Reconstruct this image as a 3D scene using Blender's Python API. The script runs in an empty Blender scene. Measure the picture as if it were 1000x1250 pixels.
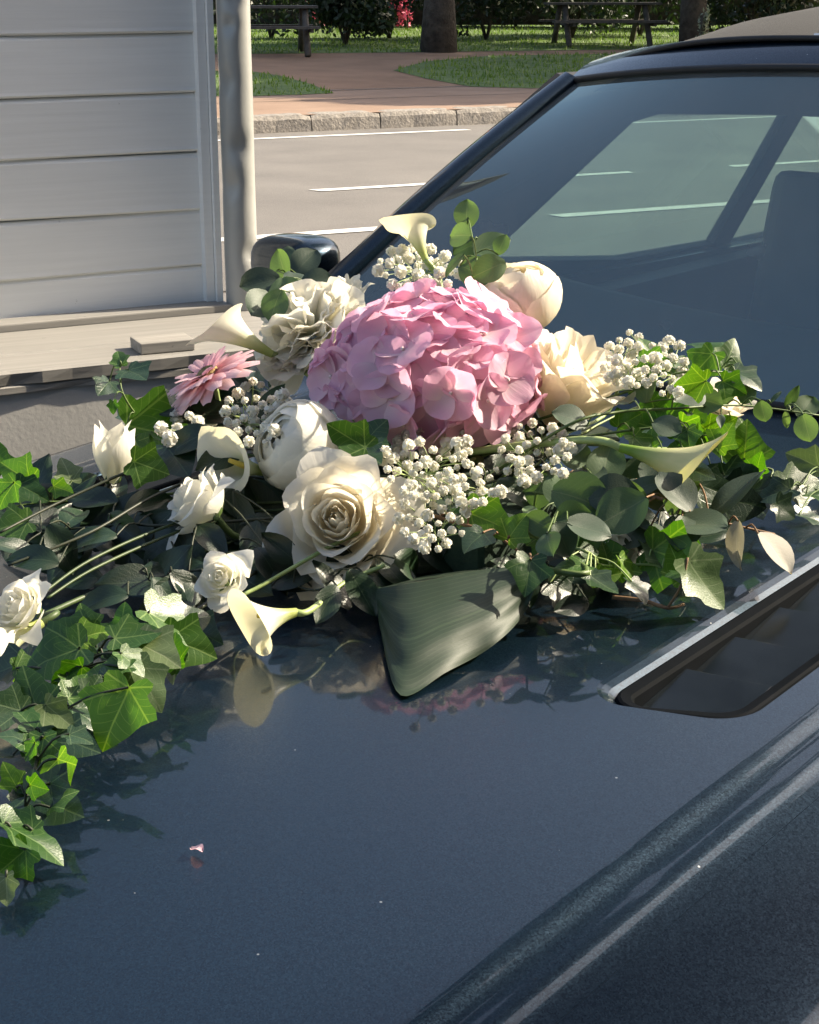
import bpy, math, random
from math import sin, cos, pi, radians, atan2, sqrt, exp
from mathutils import Vector, Matrix, noise
from mathutils.geometry import tessellate_polygon

sc = bpy.context.scene
COL = sc.collection
V = Vector

# ------------------------------------------------------------------ camera
FPX = 2000.0                       # focal length in photo pixels (photo 1000 x 1250)
TH = atan2(640.0, FPX)             # downward pitch
CAM = V((0, 0, 1.40))
cd = bpy.data.cameras.new('camera')
cd.sensor_fit = 'HORIZONTAL'
cd.sensor_width = 36
cd.lens = 36 * FPX / 1000
cd.clip_start = 0.05
cd.clip_end = 900
cam = bpy.data.objects.new('camera', cd)
COL.objects.link(cam)
cam.location = CAM
cam.rotation_euler = (pi / 2 - TH, 0, 0)
sc.camera = cam

# ------------------------------------------------------------------ sky and sun
SUN_YAW, SUN_EL = radians(72), radians(34)
SUN = V((sin(SUN_YAW) * cos(SUN_EL), cos(SUN_YAW) * cos(SUN_EL), sin(SUN_EL)))
w = bpy.data.worlds.new('World')
sc.world = w
w.use_nodes = True
nt = w.node_tree
sky = nt.nodes.new('ShaderNodeTexSky')
sky.sky_type = 'NISHITA'
sky.sun_disc = False
sky.sun_elevation = SUN_EL
sky.sun_rotation = SUN_YAW
sky.air_density = 1.0
sky.dust_density = 4.0
sky.ozone_density = 0.3
nt.links.new(sky.outputs[0], nt.nodes['Background'].inputs[0])
nt.nodes['Background'].inputs[1].default_value = 0.118
sd = bpy.data.lights.new('sun', 'SUN')
sd.energy = 5.0
sd.angle = radians(0.55)
sd.color = (1.0, 0.88, 0.69)
so = bpy.data.objects.new('sun', sd)
COL.objects.link(so)
so.location = (6, 3, 8)
so.rotation_euler = SUN.to_track_quat('Z', 'Y').to_euler()

sc.view_settings.view_transform = 'Standard'
sc.view_settings.look = 'None'
sc.view_settings.gamma = 1.0
sc.view_settings.use_curve_mapping = False
sc.view_settings.exposure = 1.4
sc.cycles.use_denoising = True
sc.cycles.max_bounces = 8
sc.cycles.transparent_max_bounces = 12
sc.cycles.sample_clamp_indirect = 6.0

# ------------------------------------------------------------------ pixel helpers
FW = V((0, cos(TH), -sin(TH)))
UP = V((0, sin(TH), cos(TH)))
RT = V((1, 0, 0))


def ray(x, y):
    return ((x - 500) * RT - (y - 625) * UP + FPX * FW).normalized()


P0 = CAM + ray(500, 720) * 1.54
CY = radians(40)
CR = V((sin(CY), cos(CY), 0))          # car: towards its rear
CT = V((-cos(CY), sin(CY), 0))         # car: towards its far side
VC = 0.09                              # car centre line
SL = math.tan(radians(2.5))
CARM = Matrix.Translation((P0.x + CT.x * VC, P0.y + CT.y * VC, 0)) @ Matrix.Rotation(radians(50), 4, 'Z')
CARI = CARM.inverted()
SECT = [(0, 0), (.20, -.002), (.40, -.008), (.491, -.0125), (.497, -.0138), (.507, -.0174), (.513, -.0186), (.524, -.0194), (.528, -.0200),
        (.536, -.0231), (.541, -.0244), (.551, -.0264), (.575, -.0306), (.600, -.0352), (.620, -.0389), (.640, -.0427), (.660, -.0475),
        (.680, -.058), (.700, -.080), (.722, -.125), (.745, -.180), (.765, -.250), (.782, -.350), (.790, -.43), (.793, -.50)]


def sect(s):
    s = abs(s)
    for (a, za), (b, zb_) in zip(SECT, SECT[1:]):
        if s <= b:
            return za + (zb_ - za) * (s - a) / (b - a)
    return SECT[-1][1]


def zb(u, v):
    """height of the bonnet skin at car coordinates (v from centre line)"""
    z = P0.z + SL * u + sect(v)
    if u < -.70:
        z -= .55 * (-.70 - u) ** 2
    return z


def PH(x, y, h=0.0):
    """point on the pixel ray that is h metres above the bonnet"""
    R = ray(x, y)
    lo, hi = .3, 5.0
    for _ in range(48):
        m = (lo + hi) / 2
        q = CARI @ (CAM + R * m)
        zz = P0.z + SL * q.x - .05 * min(abs(q.y), .6) ** 2
        if q.z > zz + h:
            lo = m
        else:
            hi = m
    return CAM + R * lo


def PXM(p):
    """metres per photo pixel at a world point"""
    return (p - CAM).dot(FW) / FPX


def PZ(x, y, z):
    R = ray(x, y)
    return CAM + R * ((z - CAM.z) / R.z)


# ------------------------------------------------------------------ object helpers
def mesh(name, verts, faces, uvs=None, smooth=True):
    me = bpy.data.meshes.new(name)
    me.from_pydata([tuple(v) for v in verts], [], faces)
    if uvs:
        ul = me.uv_layers.new(name='UVMap')
        flat = []
        for f in faces:
            for i in f:
                flat.extend(uvs[i])
        ul.data.foreach_set('uv', flat)
    if smooth:
        me.polygons.foreach_set('use_smooth', [True] * len(me.polygons))
    me.update()
    return me


def add(name, me, mat=None, parent=None, M=None):
    o = bpy.data.objects.new(name, me)
    COL.objects.link(o)
    if mat is not None and me is not None and not me.materials:
        me.materials.append(mat)
    if parent is not None:
        o.parent = parent
    if M is not None:
        o.matrix_basis = M
    return o


def thing(name, label, cat, M=None, group=None):
    o = bpy.data.objects.new(name, None)
    o.empty_display_size = .02
    COL.objects.link(o)
    if M is not None:
        o.matrix_basis = M
    o['label'] = label
    o['category'] = cat
    if group:
        o['group'] = group
    return o


def tag(o, label, cat, group=None):
    o['label'] = label
    o['category'] = cat
    if group:
        o['group'] = group
    return o


def struct(name, me, mat):
    o = add(name, me, mat)
    o['kind'] = 'structure'
    return o


class MB:
    """collects shapes into one mesh"""
    def __init__(s):
        s.v, s.f, s.u = [], [], []

    def box(s, lo, hi, M=None):
        b = len(s.v)
        for z in (lo[2], hi[2]):
            for x, y in ((lo[0], lo[1]), (hi[0], lo[1]), (hi[0], hi[1]), (lo[0], hi[1])):
                p = V((x, y, z))
                s.v.append(M @ p if M else p)
                s.u.append((0, 0))
        s.f += [(b, b + 3, b + 2, b + 1), (b + 4, b + 5, b + 6, b + 7)]
        for i in range(4):
            j = (i + 1) % 4
            s.f.append((b + i, b + j, b + 4 + j, b + 4 + i))
        return s

    def tube(s, pts, r, n=6, cap=True):
        pts = [V(p) for p in pts]
        b = len(s.v)
        m = len(pts)
        ref = None
        for i, p in enumerate(pts):
            d = (pts[min(i + 1, m - 1)] - pts[max(i - 1, 0)])
            d = d.normalized() if d.length > 1e-9 else V((0, 0, 1))
            if ref is None:
                ref = d.orthogonal().normalized()
            a = (ref - d * ref.dot(d))
            a = a.normalized() if a.length > 1e-6 else d.orthogonal().normalized()
            ref = a
            c = d.cross(a)
            rr = r(i / (m - 1)) if callable(r) else r
            for k in range(n):
                t = 2 * pi * k / n
                s.v.append(p + a * (rr * cos(t)) + c * (rr * sin(t)))
                s.u.append((k / n, i / (m - 1)))
        for i in range(m - 1):
            for k in range(n):
                k2 = (k + 1) % n
                s.f.append((b + i * n + k, b + i * n + k2, b + (i + 1) * n + k2, b + (i + 1) * n + k))
        if cap:
            s.f.append(tuple(b + k for k in reversed(range(n))))
            s.f.append(tuple(b + (m - 1) * n + k for k in range(n)))
        return s

    def grid(s, fn, nu, nv, u0=-1., u1=1., flip=False):
        b = len(s.v)
        for j in range(nv + 1):
            for i in range(nu + 1):
                a = u0 + (u1 - u0) * i / nu
                v = j / nv
                s.v.append(V(fn(a, v)))
                s.u.append(((a - u0) / (u1 - u0), v))
        for j in range(nv):
            for i in range(nu):
                q = (b + j * (nu + 1) + i, b + j * (nu + 1) + i + 1, b + (j + 1) * (nu + 1) + i + 1, b + (j + 1) * (nu + 1) + i)
                s.f.append(q[::-1] if flip else q)
        return s

    def poly(s, pts):
        b = len(s.v)
        s.v += [V(p) for p in pts]
        s.u += [(0, 0)] * len(pts)
        s.f.append(tuple(range(b, b + len(pts))))
        return s

    def ring(s, A, B, flip=False):
        b = len(s.v)
        n = len(A)
        s.v += [V(p) for p in A] + [V(p) for p in B]
        s.u += [(0, 0)] * (2 * n)
        for i in range(n):
            j = (i + 1) % n
            q = (b + i, b + j, b + n + j, b + n + i)
            s.f.append(q[::-1] if flip else q)
        return s

    def mesh(s, name, smooth=True):
        return mesh(name, s.v, s.f, s.u, smooth)


def spline(pts, n=8):
    """Catmull-Rom through points"""
    pts = [V(p) for p in pts]
    out = []
    m = len(pts)
    for i in range(m - 1):
        p0, p1, p2, p3 = pts[max(i - 1, 0)], pts[i], pts[i + 1], pts[min(i + 2, m - 1)]
        for k in range(n):
            t = k / n
            out.append(.5 * ((2 * p1) + (p2 - p0) * t + (2 * p0 - 5 * p1 + 4 * p2 - p3) * t * t + (3 * p1 - p0 - 3 * p2 + p3) * t ** 3))
    out.append(pts[-1])
    return out


def frame(z, y=None):
    """rotation matrix with local z along z and local y near y"""
    z = V(z).normalized()
    y = V(y) if y is not None else V((0, 0, 1))
    y = y - z * y.dot(z)
    if y.length < 1e-4:
        y = z.orthogonal()
    y.normalize()
    x = y.cross(z)
    return Matrix(((x.x, y.x, z.x, 0), (x.y, y.y, z.y, 0), (x.z, y.z, z.z, 0), (0, 0, 0, 1)))


def bevelled(me, wdt, seg=2):
    import bmesh
    bm = bmesh.new()
    bm.from_mesh(me)
    bmesh.ops.bevel(bm, geom=list(bm.edges), offset=wdt, segments=seg, affect='EDGES', profile=.6)
    bm.to_mesh(me)
    bm.free()
    return me


# ------------------------------------------------------------------ materials
def nmat(name):
    m = bpy.data.materials.new(name)
    m.use_nodes = True
    t = m.node_tree
    return m, t, t.nodes, t.links, t.nodes['Principled BSDF']


def mixcol(t, fac, a, b, mode='MIX'):
    n = t.nodes.new('ShaderNodeMix')
    n.data_type = 'RGBA'
    n.blend_type = mode
    for s, val in ((0, fac), (6, a), (7, b)):
        if isinstance(val, (int, float)):
            n.inputs[s].default_value = val
        elif isinstance(val, tuple):
            n.inputs[s].default_value = val if len(val) == 4 else (*val, 1)
        else:
            t.links.new(val, n.inputs[s])
    return n.outputs[2]


def math_n(t, op, a, b=None, c=None):
    n = t.nodes.new('ShaderNodeMath')
    n.operation = op
    for i, val in enumerate((a, b, c)):
        if val is None:
            continue
        if isinstance(val, (int, float)):
            n.inputs[i].default_value = val
        else:
            t.links.new(val, n.inputs[i])
    return n.outputs[0]


def ramp(t, fac, stops):
    n = t.nodes.new('ShaderNodeValToRGB')
    e = n.color_ramp.elements
    while len(e) < len(stops):
        e.new(.5)
    for el, (p, c) in zip(e, stops):
        el.position = p
        el.color = c if len(c) == 4 else (*c, 1)
    t.links.new(fac, n.inputs[0])
    return n.outputs[0]


def tex_noise(t, scale, detail=4, rough=.55, coord='Object', vec=None):
    tc = t.nodes.new('ShaderNodeTexCoord')
    n = t.nodes.new('ShaderNodeTexNoise')
    n.inputs['Scale'].default_value = scale
    n.inputs['Detail'].default_value = detail
    n.inputs['Roughness'].default_value = rough
    t.links.new(vec if vec is not None else tc.outputs[coord], n.inputs['Vector'])
    return n.outputs[0]


def bump(t, h, strength, dist, target):
    b = t.nodes.new('ShaderNodeBump')
    b.inputs['Strength'].default_value = strength
    b.inputs['Distance'].default_value = dist
    t.links.new(h, b.inputs['Height'])
    t.links.new(b.outputs[0], target)


def surf(name, c1, c2, scale=8, rough=.7, bscale=60, bstr=.3, bdist=.003, metal=0, detail=6, spec=.4, coat=0):
    m, t, N, L, B = nmat(name)
    f = tex_noise(t, scale, detail)
    r = ramp(t, f, [(.32, c1), (.68, c2)])
    L.new(r, B.inputs['Base Color'])
    B.inputs['Roughness'].default_value = rough
    B.inputs['Metallic'].default_value = metal
    B.inputs['Specular IOR Level'].default_value = spec
    B.inputs['Coat Weight'].default_value = coat
    if bstr:
        bump(t, tex_noise(t, bscale, 5), bstr, bdist, B.inputs['Normal'])
    return m


def petal_mat(name, tip, base, trans, tfac=.38, rough=.45, vscale=26, var=.14):
    """tip/base colours along the petal, soft veins, light passing through"""
    m, t, N, L, B = nmat(name)
    uv = N.new('ShaderNodeUVMap')
    sep = N.new('ShaderNodeSeparateXYZ')
    L.new(uv.outputs[0], sep.inputs[0])
    c = ramp(t, sep.outputs[1], [(.15, base), (.62, tip)])
    mp = N.new('ShaderNodeMapping')
    mp.inputs['Scale'].default_value = (vscale, 2.2, 1)
    L.new(uv.outputs[0], mp.inputs[0])
    vein = tex_noise(t, 1.0, 3, vec=mp.outputs[0])
    inf = N.new('ShaderNodeObjectInfo')
    c = mixcol(t, math_n(t, 'MULTIPLY', vein, .34), c, tuple(x * .86 for x in base))
    hs = N.new('ShaderNodeHueSaturation')
    L.new(math_n(t, 'ADD', math_n(t, 'MULTIPLY', inf.outputs['Random'], var), 1.04 - var), hs.inputs['Value'])
    L.new(c, hs.inputs['Color'])
    c = hs.outputs[0]
    L.new(c, B.inputs['Base Color'])
    B.inputs['Roughness'].default_value = rough
    B.inputs['Specular IOR Level'].default_value = .28
    bump(t, vein, .28, .002, B.inputs['Normal'])
    tr = N.new('ShaderNodeBsdfTranslucent')
    L.new(mixcol(t, 1.0, c, (*trans, 1), 'MULTIPLY'), tr.inputs['Color'])
    mx = N.new('ShaderNodeMixShader')
    mx.inputs[0].default_value = tfac
    L.new(B.outputs[0], mx.inputs[1])
    L.new(tr.outputs[0], mx.inputs[2])
    L.new(mx.outputs[0], N['Material Output'].inputs[0])
    return m


def leaf_mat(name, col, vein, trans, kind, tfac=.3, rough=.42, spec=.45, var=.35, blot=None):
    """kind: 'ivy' radial veins, 'side' midrib with side veins, 'long' lengthwise veins"""
    m, t, N, L, B = nmat(name)
    uv = N.new('ShaderNodeUVMap')
    sep = N.new('ShaderNodeSeparateXYZ')
    L.new(uv.outputs[0], sep.inputs[0])
    x = math_n(t, 'SUBTRACT', sep.outputs[0], .5)
    y = sep.outputs[1]
    ax = math_n(t, 'ABSOLUTE', x)
    if kind == 'ivy':
        yy = math_n(t, 'SUBTRACT', y, .12)
        ang = math_n(t, 'ARCTAN2', ax, yy)
        pp = math_n(t, 'PINGPONG', math_n(t, 'ADD', ang, 0.0), .44)
        rr = math_n(t, 'SQRT', math_n(t, 'ADD', math_n(t, 'MULTIPLY', ax, ax), math_n(t, 'MULTIPLY', yy, yy)))
        dist = math_n(t, 'MULTIPLY', math_n(t, 'PINGPONG', ang, .46), rr)
        # veins at angle 0, .92 and 1.84
        line = math_n(t, 'LESS_THAN', dist, .011)
        n2 = math_n(t, 'PINGPONG', math_n(t, 'ADD', math_n(t, 'MULTIPLY', rr, 7.0), math_n(t, 'MULTIPLY', math_n(t, 'PINGPONG', ang, .46), -3.0)), .5)
        fine = math_n(t, 'MULTIPLY', math_n(t, 'LESS_THAN', n2, .05), .45)
    elif kind == 'long':
        line = math_n(t, 'LESS_THAN', ax, .012)
        n2 = math_n(t, 'PINGPONG', math_n(t, 'MULTIPLY', x, 22.0), .5)
        fine = math_n(t, 'MULTIPLY', math_n(t, 'LESS_THAN', n2, .10), .6)
    else:
        line = math_n(t, 'LESS_THAN', ax, .014)
        n2 = math_n(t, 'PINGPONG', math_n(t, 'ADD', math_n(t, 'MULTIPLY', y, 8.0), math_n(t, 'MULTIPLY', ax, -7.0)), .5)
        fine = math_n(t, 'MULTIPLY', math_n(t, 'LESS_THAN', n2, .05), .35)
    vf = math_n(t, 'MAXIMUM', line, fine)
    inf = N.new('ShaderNodeObjectInfo')
    mot = tex_noise(t, 40, 3)
    c = mixcol(t, math_n(t, 'MULTIPLY', mot, .55), col, tuple(q * .55 for q in col))
    c = mixcol(t, math_n(t, 'MULTIPLY', vf, .75), c, vein)
    hs = N.new('ShaderNodeHueSaturation')
    L.new(math_n(t, 'ADD', math_n(t, 'MULTIPLY', inf.outputs['Random'], var * 2), 1 - var), hs.inputs['Value'])
    L.new(math_n(t, 'ADD', math_n(t, 'MULTIPLY', inf.outputs['Random'], -.03), .515), hs.inputs['Hue'])
    L.new(c, hs.inputs['Color'])
    c = hs.outputs[0]
    L.new(c, B.inputs['Base Color'])
    B.inputs['Roughness'].default_value = rough
    B.inputs['Specular IOR Level'].default_value = spec
    hsum = math_n(t, 'ADD', math_n(t, 'MULTIPLY', vf, -1.0), math_n(t, 'MULTIPLY', mot, .6))
    bump(t, hsum, .25, .002, B.inputs['Normal'])
    tr = N.new('ShaderNodeBsdfTranslucent')
    L.new(mixcol(t, 1.0, c, (*trans, 1), 'MULTIPLY'), tr.inputs['Color'])
    mx = N.new('ShaderNodeMixShader')
    mx.inputs[0].default_value = tfac
    L.new(B.outputs[0], mx.inputs[1])
    L.new(tr.outputs[0], mx.inputs[2])
    L.new(mx.outputs[0], N['Material Output'].inputs[0])
    return m


def paint_mat(name='car_paint', flake=.10):
    m, t, N, L, B = nmat(name)
    tc = N.new('ShaderNodeTexCoord')
    vo = N.new('ShaderNodeTexVoronoi')
    vo.inputs['Scale'].default_value = 900
    L.new(tc.outputs['Object'], vo.inputs['Vector'])
    sep = N.new('ShaderNodeSeparateColor')
    L.new(vo.outputs['Color'], sep.inputs[0])
    c = mixcol(t, sep.outputs[0], (.0024, .0105, .022), (.007, .023, .041))
    # dust: thin film and sparse specks
    film = tex_noise(t, 3.0, 5)
    c = mixcol(t, math_n(t, 'MULTIPLY', math_n(t, 'SUBTRACT', film, .40), .012), c, (.22, .22, .21))
    sp = N.new('ShaderNodeTexVoronoi')
    sp.inputs['Scale'].default_value = 38
    L.new(tc.outputs['Object'], sp.inputs['Vector'])
    dots = math_n(t, 'LESS_THAN', sp.outputs['Distance'], .035)
    s2 = N.new('ShaderNodeSeparateColor')
    L.new(sp.outputs['Color'], s2.inputs[0])
    dots = math_n(t, 'MULTIPLY', dots, math_n(t, 'GREATER_THAN', s2.outputs[1], .45))
    c = mixcol(t, math_n(t, 'MULTIPLY', dots, .6), c, (.5, .5, .48))
    L.new(c, B.inputs['Base Color'])
    B.inputs['Metallic'].default_value = .70
    B.inputs['Specular IOR Level'].default_value = .36
    B.inputs['Roughness'].default_value = .36
    # flakes tilt the base layer, the clear coat stays smooth
    nm = N.new('ShaderNodeNormalMap')
    nm.space = 'OBJECT'
    geo = N.new('ShaderNodeNewGeometry')
    vm = N.new('ShaderNodeVectorMath')
    vm.operation = 'SUBTRACT'
    L.new(vo.outputs['Color'], vm.inputs[0])
    vm.inputs[1].default_value = (.5, .5, .5)
    vs = N.new('ShaderNodeVectorMath')
    vs.operation = 'SCALE'
    L.new(vm.outputs[0], vs.inputs[0])
    vs.inputs['Scale'].default_value = flake
    va = N.new('ShaderNodeVectorMath')
    va.operation = 'ADD'
    L.new(geo.outputs['Normal'], va.inputs[0])
    L.new(vs.outputs[0], va.inputs[1])
    vn = N.new('ShaderNodeVectorMath')
    vn.operation = 'NORMALIZE'
    L.new(va.outputs[0], vn.inputs[0])
    L.new(vn.outputs[0], B.inputs['Normal'])
    N.remove(nm)
    B.inputs['Coat Weight'].default_value = .88
    B.inputs['Coat IOR'].default_value = 1.33
    rg = math_n(t, 'ADD', math_n(t, 'MULTIPLY', film, .06), .012)
    L.new(rg, B.inputs['Coat Roughness'])
    return m


def glass_mat(name, tint, dust_haze=.05, ior=1.5):
    m, t, N, L, B = nmat(name)
    N.remove(B)
    tr = N.new('ShaderNodeBsdfTransparent')
    tr.inputs[0].default_value = (*tint, 1)
    gl = N.new('ShaderNodeBsdfGlossy')
    gl.inputs['Roughness'].default_value = .015
    gl.inputs['Color'].default_value = (.74, .95, .93, 1)
    lw = N.new('ShaderNodeLayerWeight')
    lw.inputs[0].default_value = .5
    fac = math_n(t, 'ADD', math_n(t, 'MULTIPLY', math_n(t, 'POWER', lw.outputs['Facing'], 4.0), .85), .17)
    m1 = N.new('ShaderNodeMixShader')
    L.new(fac, m1.inputs[0])
    L.new(tr.outputs[0], m1.inputs[1])
    L.new(gl.outputs[0], m1.inputs[2])
    df = N.new('ShaderNodeBsdfDiffuse')  # grey film: some dust, plus painted haze for the reflected sky
    df.inputs[0].default_value = (.55, .56, .55, 1)
    tl = N.new('ShaderNodeBsdfTranslucent')
    tl.inputs[0].default_value = (.55, .56, .55, 1)
    ad = N.new('ShaderNodeMixShader')
    ad.inputs[0].default_value = .5
    L.new(df.outputs[0], ad.inputs[1])
    L.new(tl.outputs[0], ad.inputs[2])
    m2 = N.new('ShaderNodeMixShader')
    f = tex_noise(t, 5, 5)
    L.new(math_n(t, 'MULTIPLY', f, dust_haze * 2), m2.inputs[0])
    L.new(m1.outputs[0], m2.inputs[1])
    L.new(ad.outputs[0], m2.inputs[2])
    L.new(m2.outputs[0], N['Material Output'].inputs[0])
    return m


def fabric_mat():
    m, t, N, L, B = nmat('soft_top_fabric')
    f = tex_noise(t, 420, 2)
    c = ramp(t, f, [(.3, (.003, .0028, .0027)), (.7, (.011, .010, .0092))])
    L.new(c, B.inputs['Base Color'])
    B.inputs['Roughness'].default_value = .9
    B.inputs['Sheen Weight'].default_value = .03
    bump(t, f, .6, .001, B.inputs['Normal'])
    return m


M = {}
M['paint'] = paint_mat()
M['paint_trim'] = paint_mat('car_paint_trim', .03)
M['matt_black'] = surf('matt_black_plastic', (.003, .004, .005), (.005, .006, .008), 30, .6, 300, .1, .0005, spec=.02)
M['glass'] = glass_mat('windscreen_glass', (.66, .82, .77), .24)
M['side_glass'] = glass_mat('side_glass', (.60, .76, .70), .05)
M['black_plastic'] = surf('black_plastic', (.0010, .0014, .0020), (.0020, .0026, .0034), 30, .18, 300, .03, .0005, spec=.10)
M['slat'] = surf('louvre_slat', (.003, .005, .007), (.006, .009, .012), 30, .22, 300, .05, .0005, spec=.30)
M['rubber'] = surf('black_rubber', (.010, .010, .011), (.016, .016, .017), 30, .6, 200, .2, .0006)
M['interior'] = surf('dark_interior', (.018, .020, .022), (.030, .032, .034), 20, .6, 300, .3, .001)
M['fabric'] = fabric_mat()
M['chrome'] = surf('bright_trim', (.55, .56, .58), (.68, .68, .70), 20, .2, 60, .02, .0005, metal=1)
M['tyre'] = surf('tyre_rubber', (.016, .016, .016), (.03, .03, .03), 20, .85, 80, .4, .002)
M['rim'] = surf('wheel_alloy', (.35, .36, .37), (.5, .5, .52), 12, .3, 60, .05, .0005, metal=.9)
M['lamp'] = surf('lamp_lens', (.5, .52, .55), (.65, .67, .70), 8, .08, 40, .2, .002)

M['cream'] = petal_mat('cream_petal', (.93, .90, .81), (.94, .89, .77), (1, .95, .83), .48)
M['ivory'] = petal_mat('ivory_petal', (.93, .89, .80), (.93, .87, .72), (1, .95, .82), .46)
M['white'] = petal_mat('white_petal', (.92, .91, .86), (.88, .89, .76), (1, .96, .87), .47)
M['calla'] = petal_mat('calla_spathe', (.90, .88, .80), (.52, .60, .20), (1, .94, .70), .40, .35, 10)
M['calla_green'] = petal_mat('green_calla_spathe', (.72, .70, .42), (.22, .36, .06), (1, .92, .45), .36, .38, 10)
M['hydrangea'] = petal_mat('hydrangea_petal', (.89, .56, .71), (.95, .76, .79), (1, .88, .94), .48, .5, 14, .18)
M['gerbera'] = petal_mat('gerbera_petal', (.90, .66, .70), (.84, .52, .58), (1, .86, .88), .42, .5, 12)
M['gyp'] = petal_mat('gypsophila_petal', (.90, .89, .85), (.86, .86, .76), (1, .97, .88), .42, .85, 6)
M['ivy'] = leaf_mat('ivy_leaf', (.040, .100, .020), (.15, .23, .08), (1.7, 1.9, .25), 'ivy', .34, .32, .55, .45)
M['ivy_bright'] = leaf_mat('bright_ivy_leaf', (.085, .20, .018), (.24, .36, .08), (1.5, 1.7, .25), 'ivy', .42, .36, .5, .25)  # brighter yellow-green ivy
M['ivy_dark'] = leaf_mat('dark_ivy_leaf', (.016, .042, .016), (.07, .11, .05), (1.3, 1.8, .4), 'ivy', .16, .30, .6, .35)  # darker ivy green
M['ivy_pale_glare'] = leaf_mat('pale_glare_ivy_leaf', (.14, .20, .085), (.26, .31, .17), (1.0, 1.1, .5), 'ivy', .34, .36, .5, .1)  # pale green that paints sun glare onto chosen ivy leaves
M['euc'] = leaf_mat('eucalyptus_leaf', (.105, .165, .085), (.16, .20, .12), (1.5, 1.7, .55), 'side', .32, .52, .35, .35)
M['euc_dark'] = leaf_mat('eucalyptus_leaf_dark', (.055, .085, .055), (.08, .10, .07), (1.2, 1.4, .6), 'side', .16, .5, .35, .3)
M['euc_back'] = leaf_mat('eucalyptus_underside', (.40, .38, .32), (.46, .44, .38), (1.0, .95, .7), 'side', .30, .6, .3, .1)
M['salal'] = leaf_mat('dark_foliage_leaf', (.014, .032, .016), (.05, .075, .04), (1.2, 1.7, .5), 'side', .14, .36, .5, .4)
M['hosta'] = leaf_mat('broad_leaf', (.017, .036, .017), (.034, .058, .028), (1.0, 1.4, .5), 'long', .12, .58, .5, .05)
M['stem'] = surf('green_stem', (.06, .10, .025), (.10, .15, .04), 60, .5, 200, .1, .0005)
M['stem_deep'] = surf('deep_green_stem', (.035, .060, .018), (.06, .09, .03), 60, .5, 200, .1, .0005)
M['stem_pale'] = surf('pale_green_stem', (.22, .30, .10), (.32, .40, .16), 60, .45, 200, .1, .0005)
M['stem_dark'] = surf('dark_stem', (.022, .030, .018), (.04, .045, .025), 60, .5, 200, .1, .0005)
M['twig'] = surf('brown_twig', (.13, .07, .035), (.24, .14, .07), 90, .7, 200, .3, .0008)
M['foam'] = surf('floral_foam', (.012, .028, .016), (.02, .04, .022), 60, .95, 300, .6, .002)
M['pistil'] = surf('pistil', (.62, .45, .55), (.75, .68, .52), 90, .6, 300, 0)
M['spadix'] = surf('spadix', (.62, .44, .06), (.75, .55, .10), 300, .7, 500, .5, .001)
M['disc'] = surf('gerbera_disc', (.20, .14, .06), (.36, .28, .12), 300, .8, 500, .5, .002)


def mboard(name, c1, c2, streak):
    m, t, N, L, B = nmat(name)
    tc = N.new('ShaderNodeTexCoord')
    mp = N.new('ShaderNodeMapping')
    mp.inputs['Scale'].default_value = streak
    L.new(tc.outputs['Object'], mp.inputs[0])
    g = tex_noise(t, 1.0, 6, .6, vec=mp.outputs[0])
    big = tex_noise(t, 3.0, 4)
    inf = N.new('ShaderNodeObjectInfo')
    c = ramp(t, g, [(.3, c1), (.7, c2)])
    c = mixcol(t, math_n(t, 'MULTIPLY', big, .3), c, tuple(q * .72 for q in c1))
    chip = math_n(t, 'GREATER_THAN', tex_noise(t, 26, 6, .7), .70)
    c = mixcol(t, math_n(t, 'MULTIPLY', chip, .5), c, tuple(q * .55 for q in c1))
    hs = N.new('ShaderNodeHueSaturation')
    L.new(math_n(t, 'ADD', math_n(t, 'MULTIPLY', inf.outputs['Random'], .12), .94), hs.inputs['Value'])
    L.new(c, hs.inputs['Color'])
    L.new(hs.outputs[0], B.inputs['Base Color'])
    B.inputs['Roughness'].default_value = .62
    bump(t, g, .35, .002, B.inputs['Normal'])
    return m


M['board'] = mboard('grey_painted_board', (.72, .73, .715), (.79, .80, .785), (3, 3, 90))
M['ledge'] = mboard('weathered_ledge_board', (.19, .182, .166), (.26, .248, .228), (3, 60, 60))
M['oldwood'] = mboard('bare_grey_wood', (.20, .19, .17), (.36, .34, .31), (4, 90, 90))
M['stucco'] = surf('grey_stucco', (.34, .33, .31), (.44, .425, .40), 5, .9, 120, .4, .0012, detail=8)
M['pipe'] = surf('galvanised_pipe', (.28, .29, .28), (.38, .38, .365), 6, .42, 30, .2, .004, metal=.25)
M['park_wood'] = surf('park_timber', (.05, .045, .04), (.10, .085, .07), 14, .8, 60, .4, .004)


def asphalt(name, c1, c2):
    m, t, N, L, B = nmat(name)
    f = tex_noise(t, 1.1, 6)
    g = tex_noise(t, 130, 3)
    c = ramp(t, f, [(.3, c1), (.7, c2)])
    c = mixcol(t, math_n(t, 'MULTIPLY', math_n(t, 'GREATER_THAN', g, .60), .35), c, tuple(q * 1.7 for q in c2))
    c = mixcol(t, math_n(t, 'MULTIPLY', math_n(t, 'LESS_THAN', g, .40), .4), c, tuple(q * .5 for q in c1))
    L.new(c, B.inputs['Base Color'])
    B.inputs['Roughness'].default_value = .85
    bump(t, g, .5, .006, B.inputs['Normal'])
    return m


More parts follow.
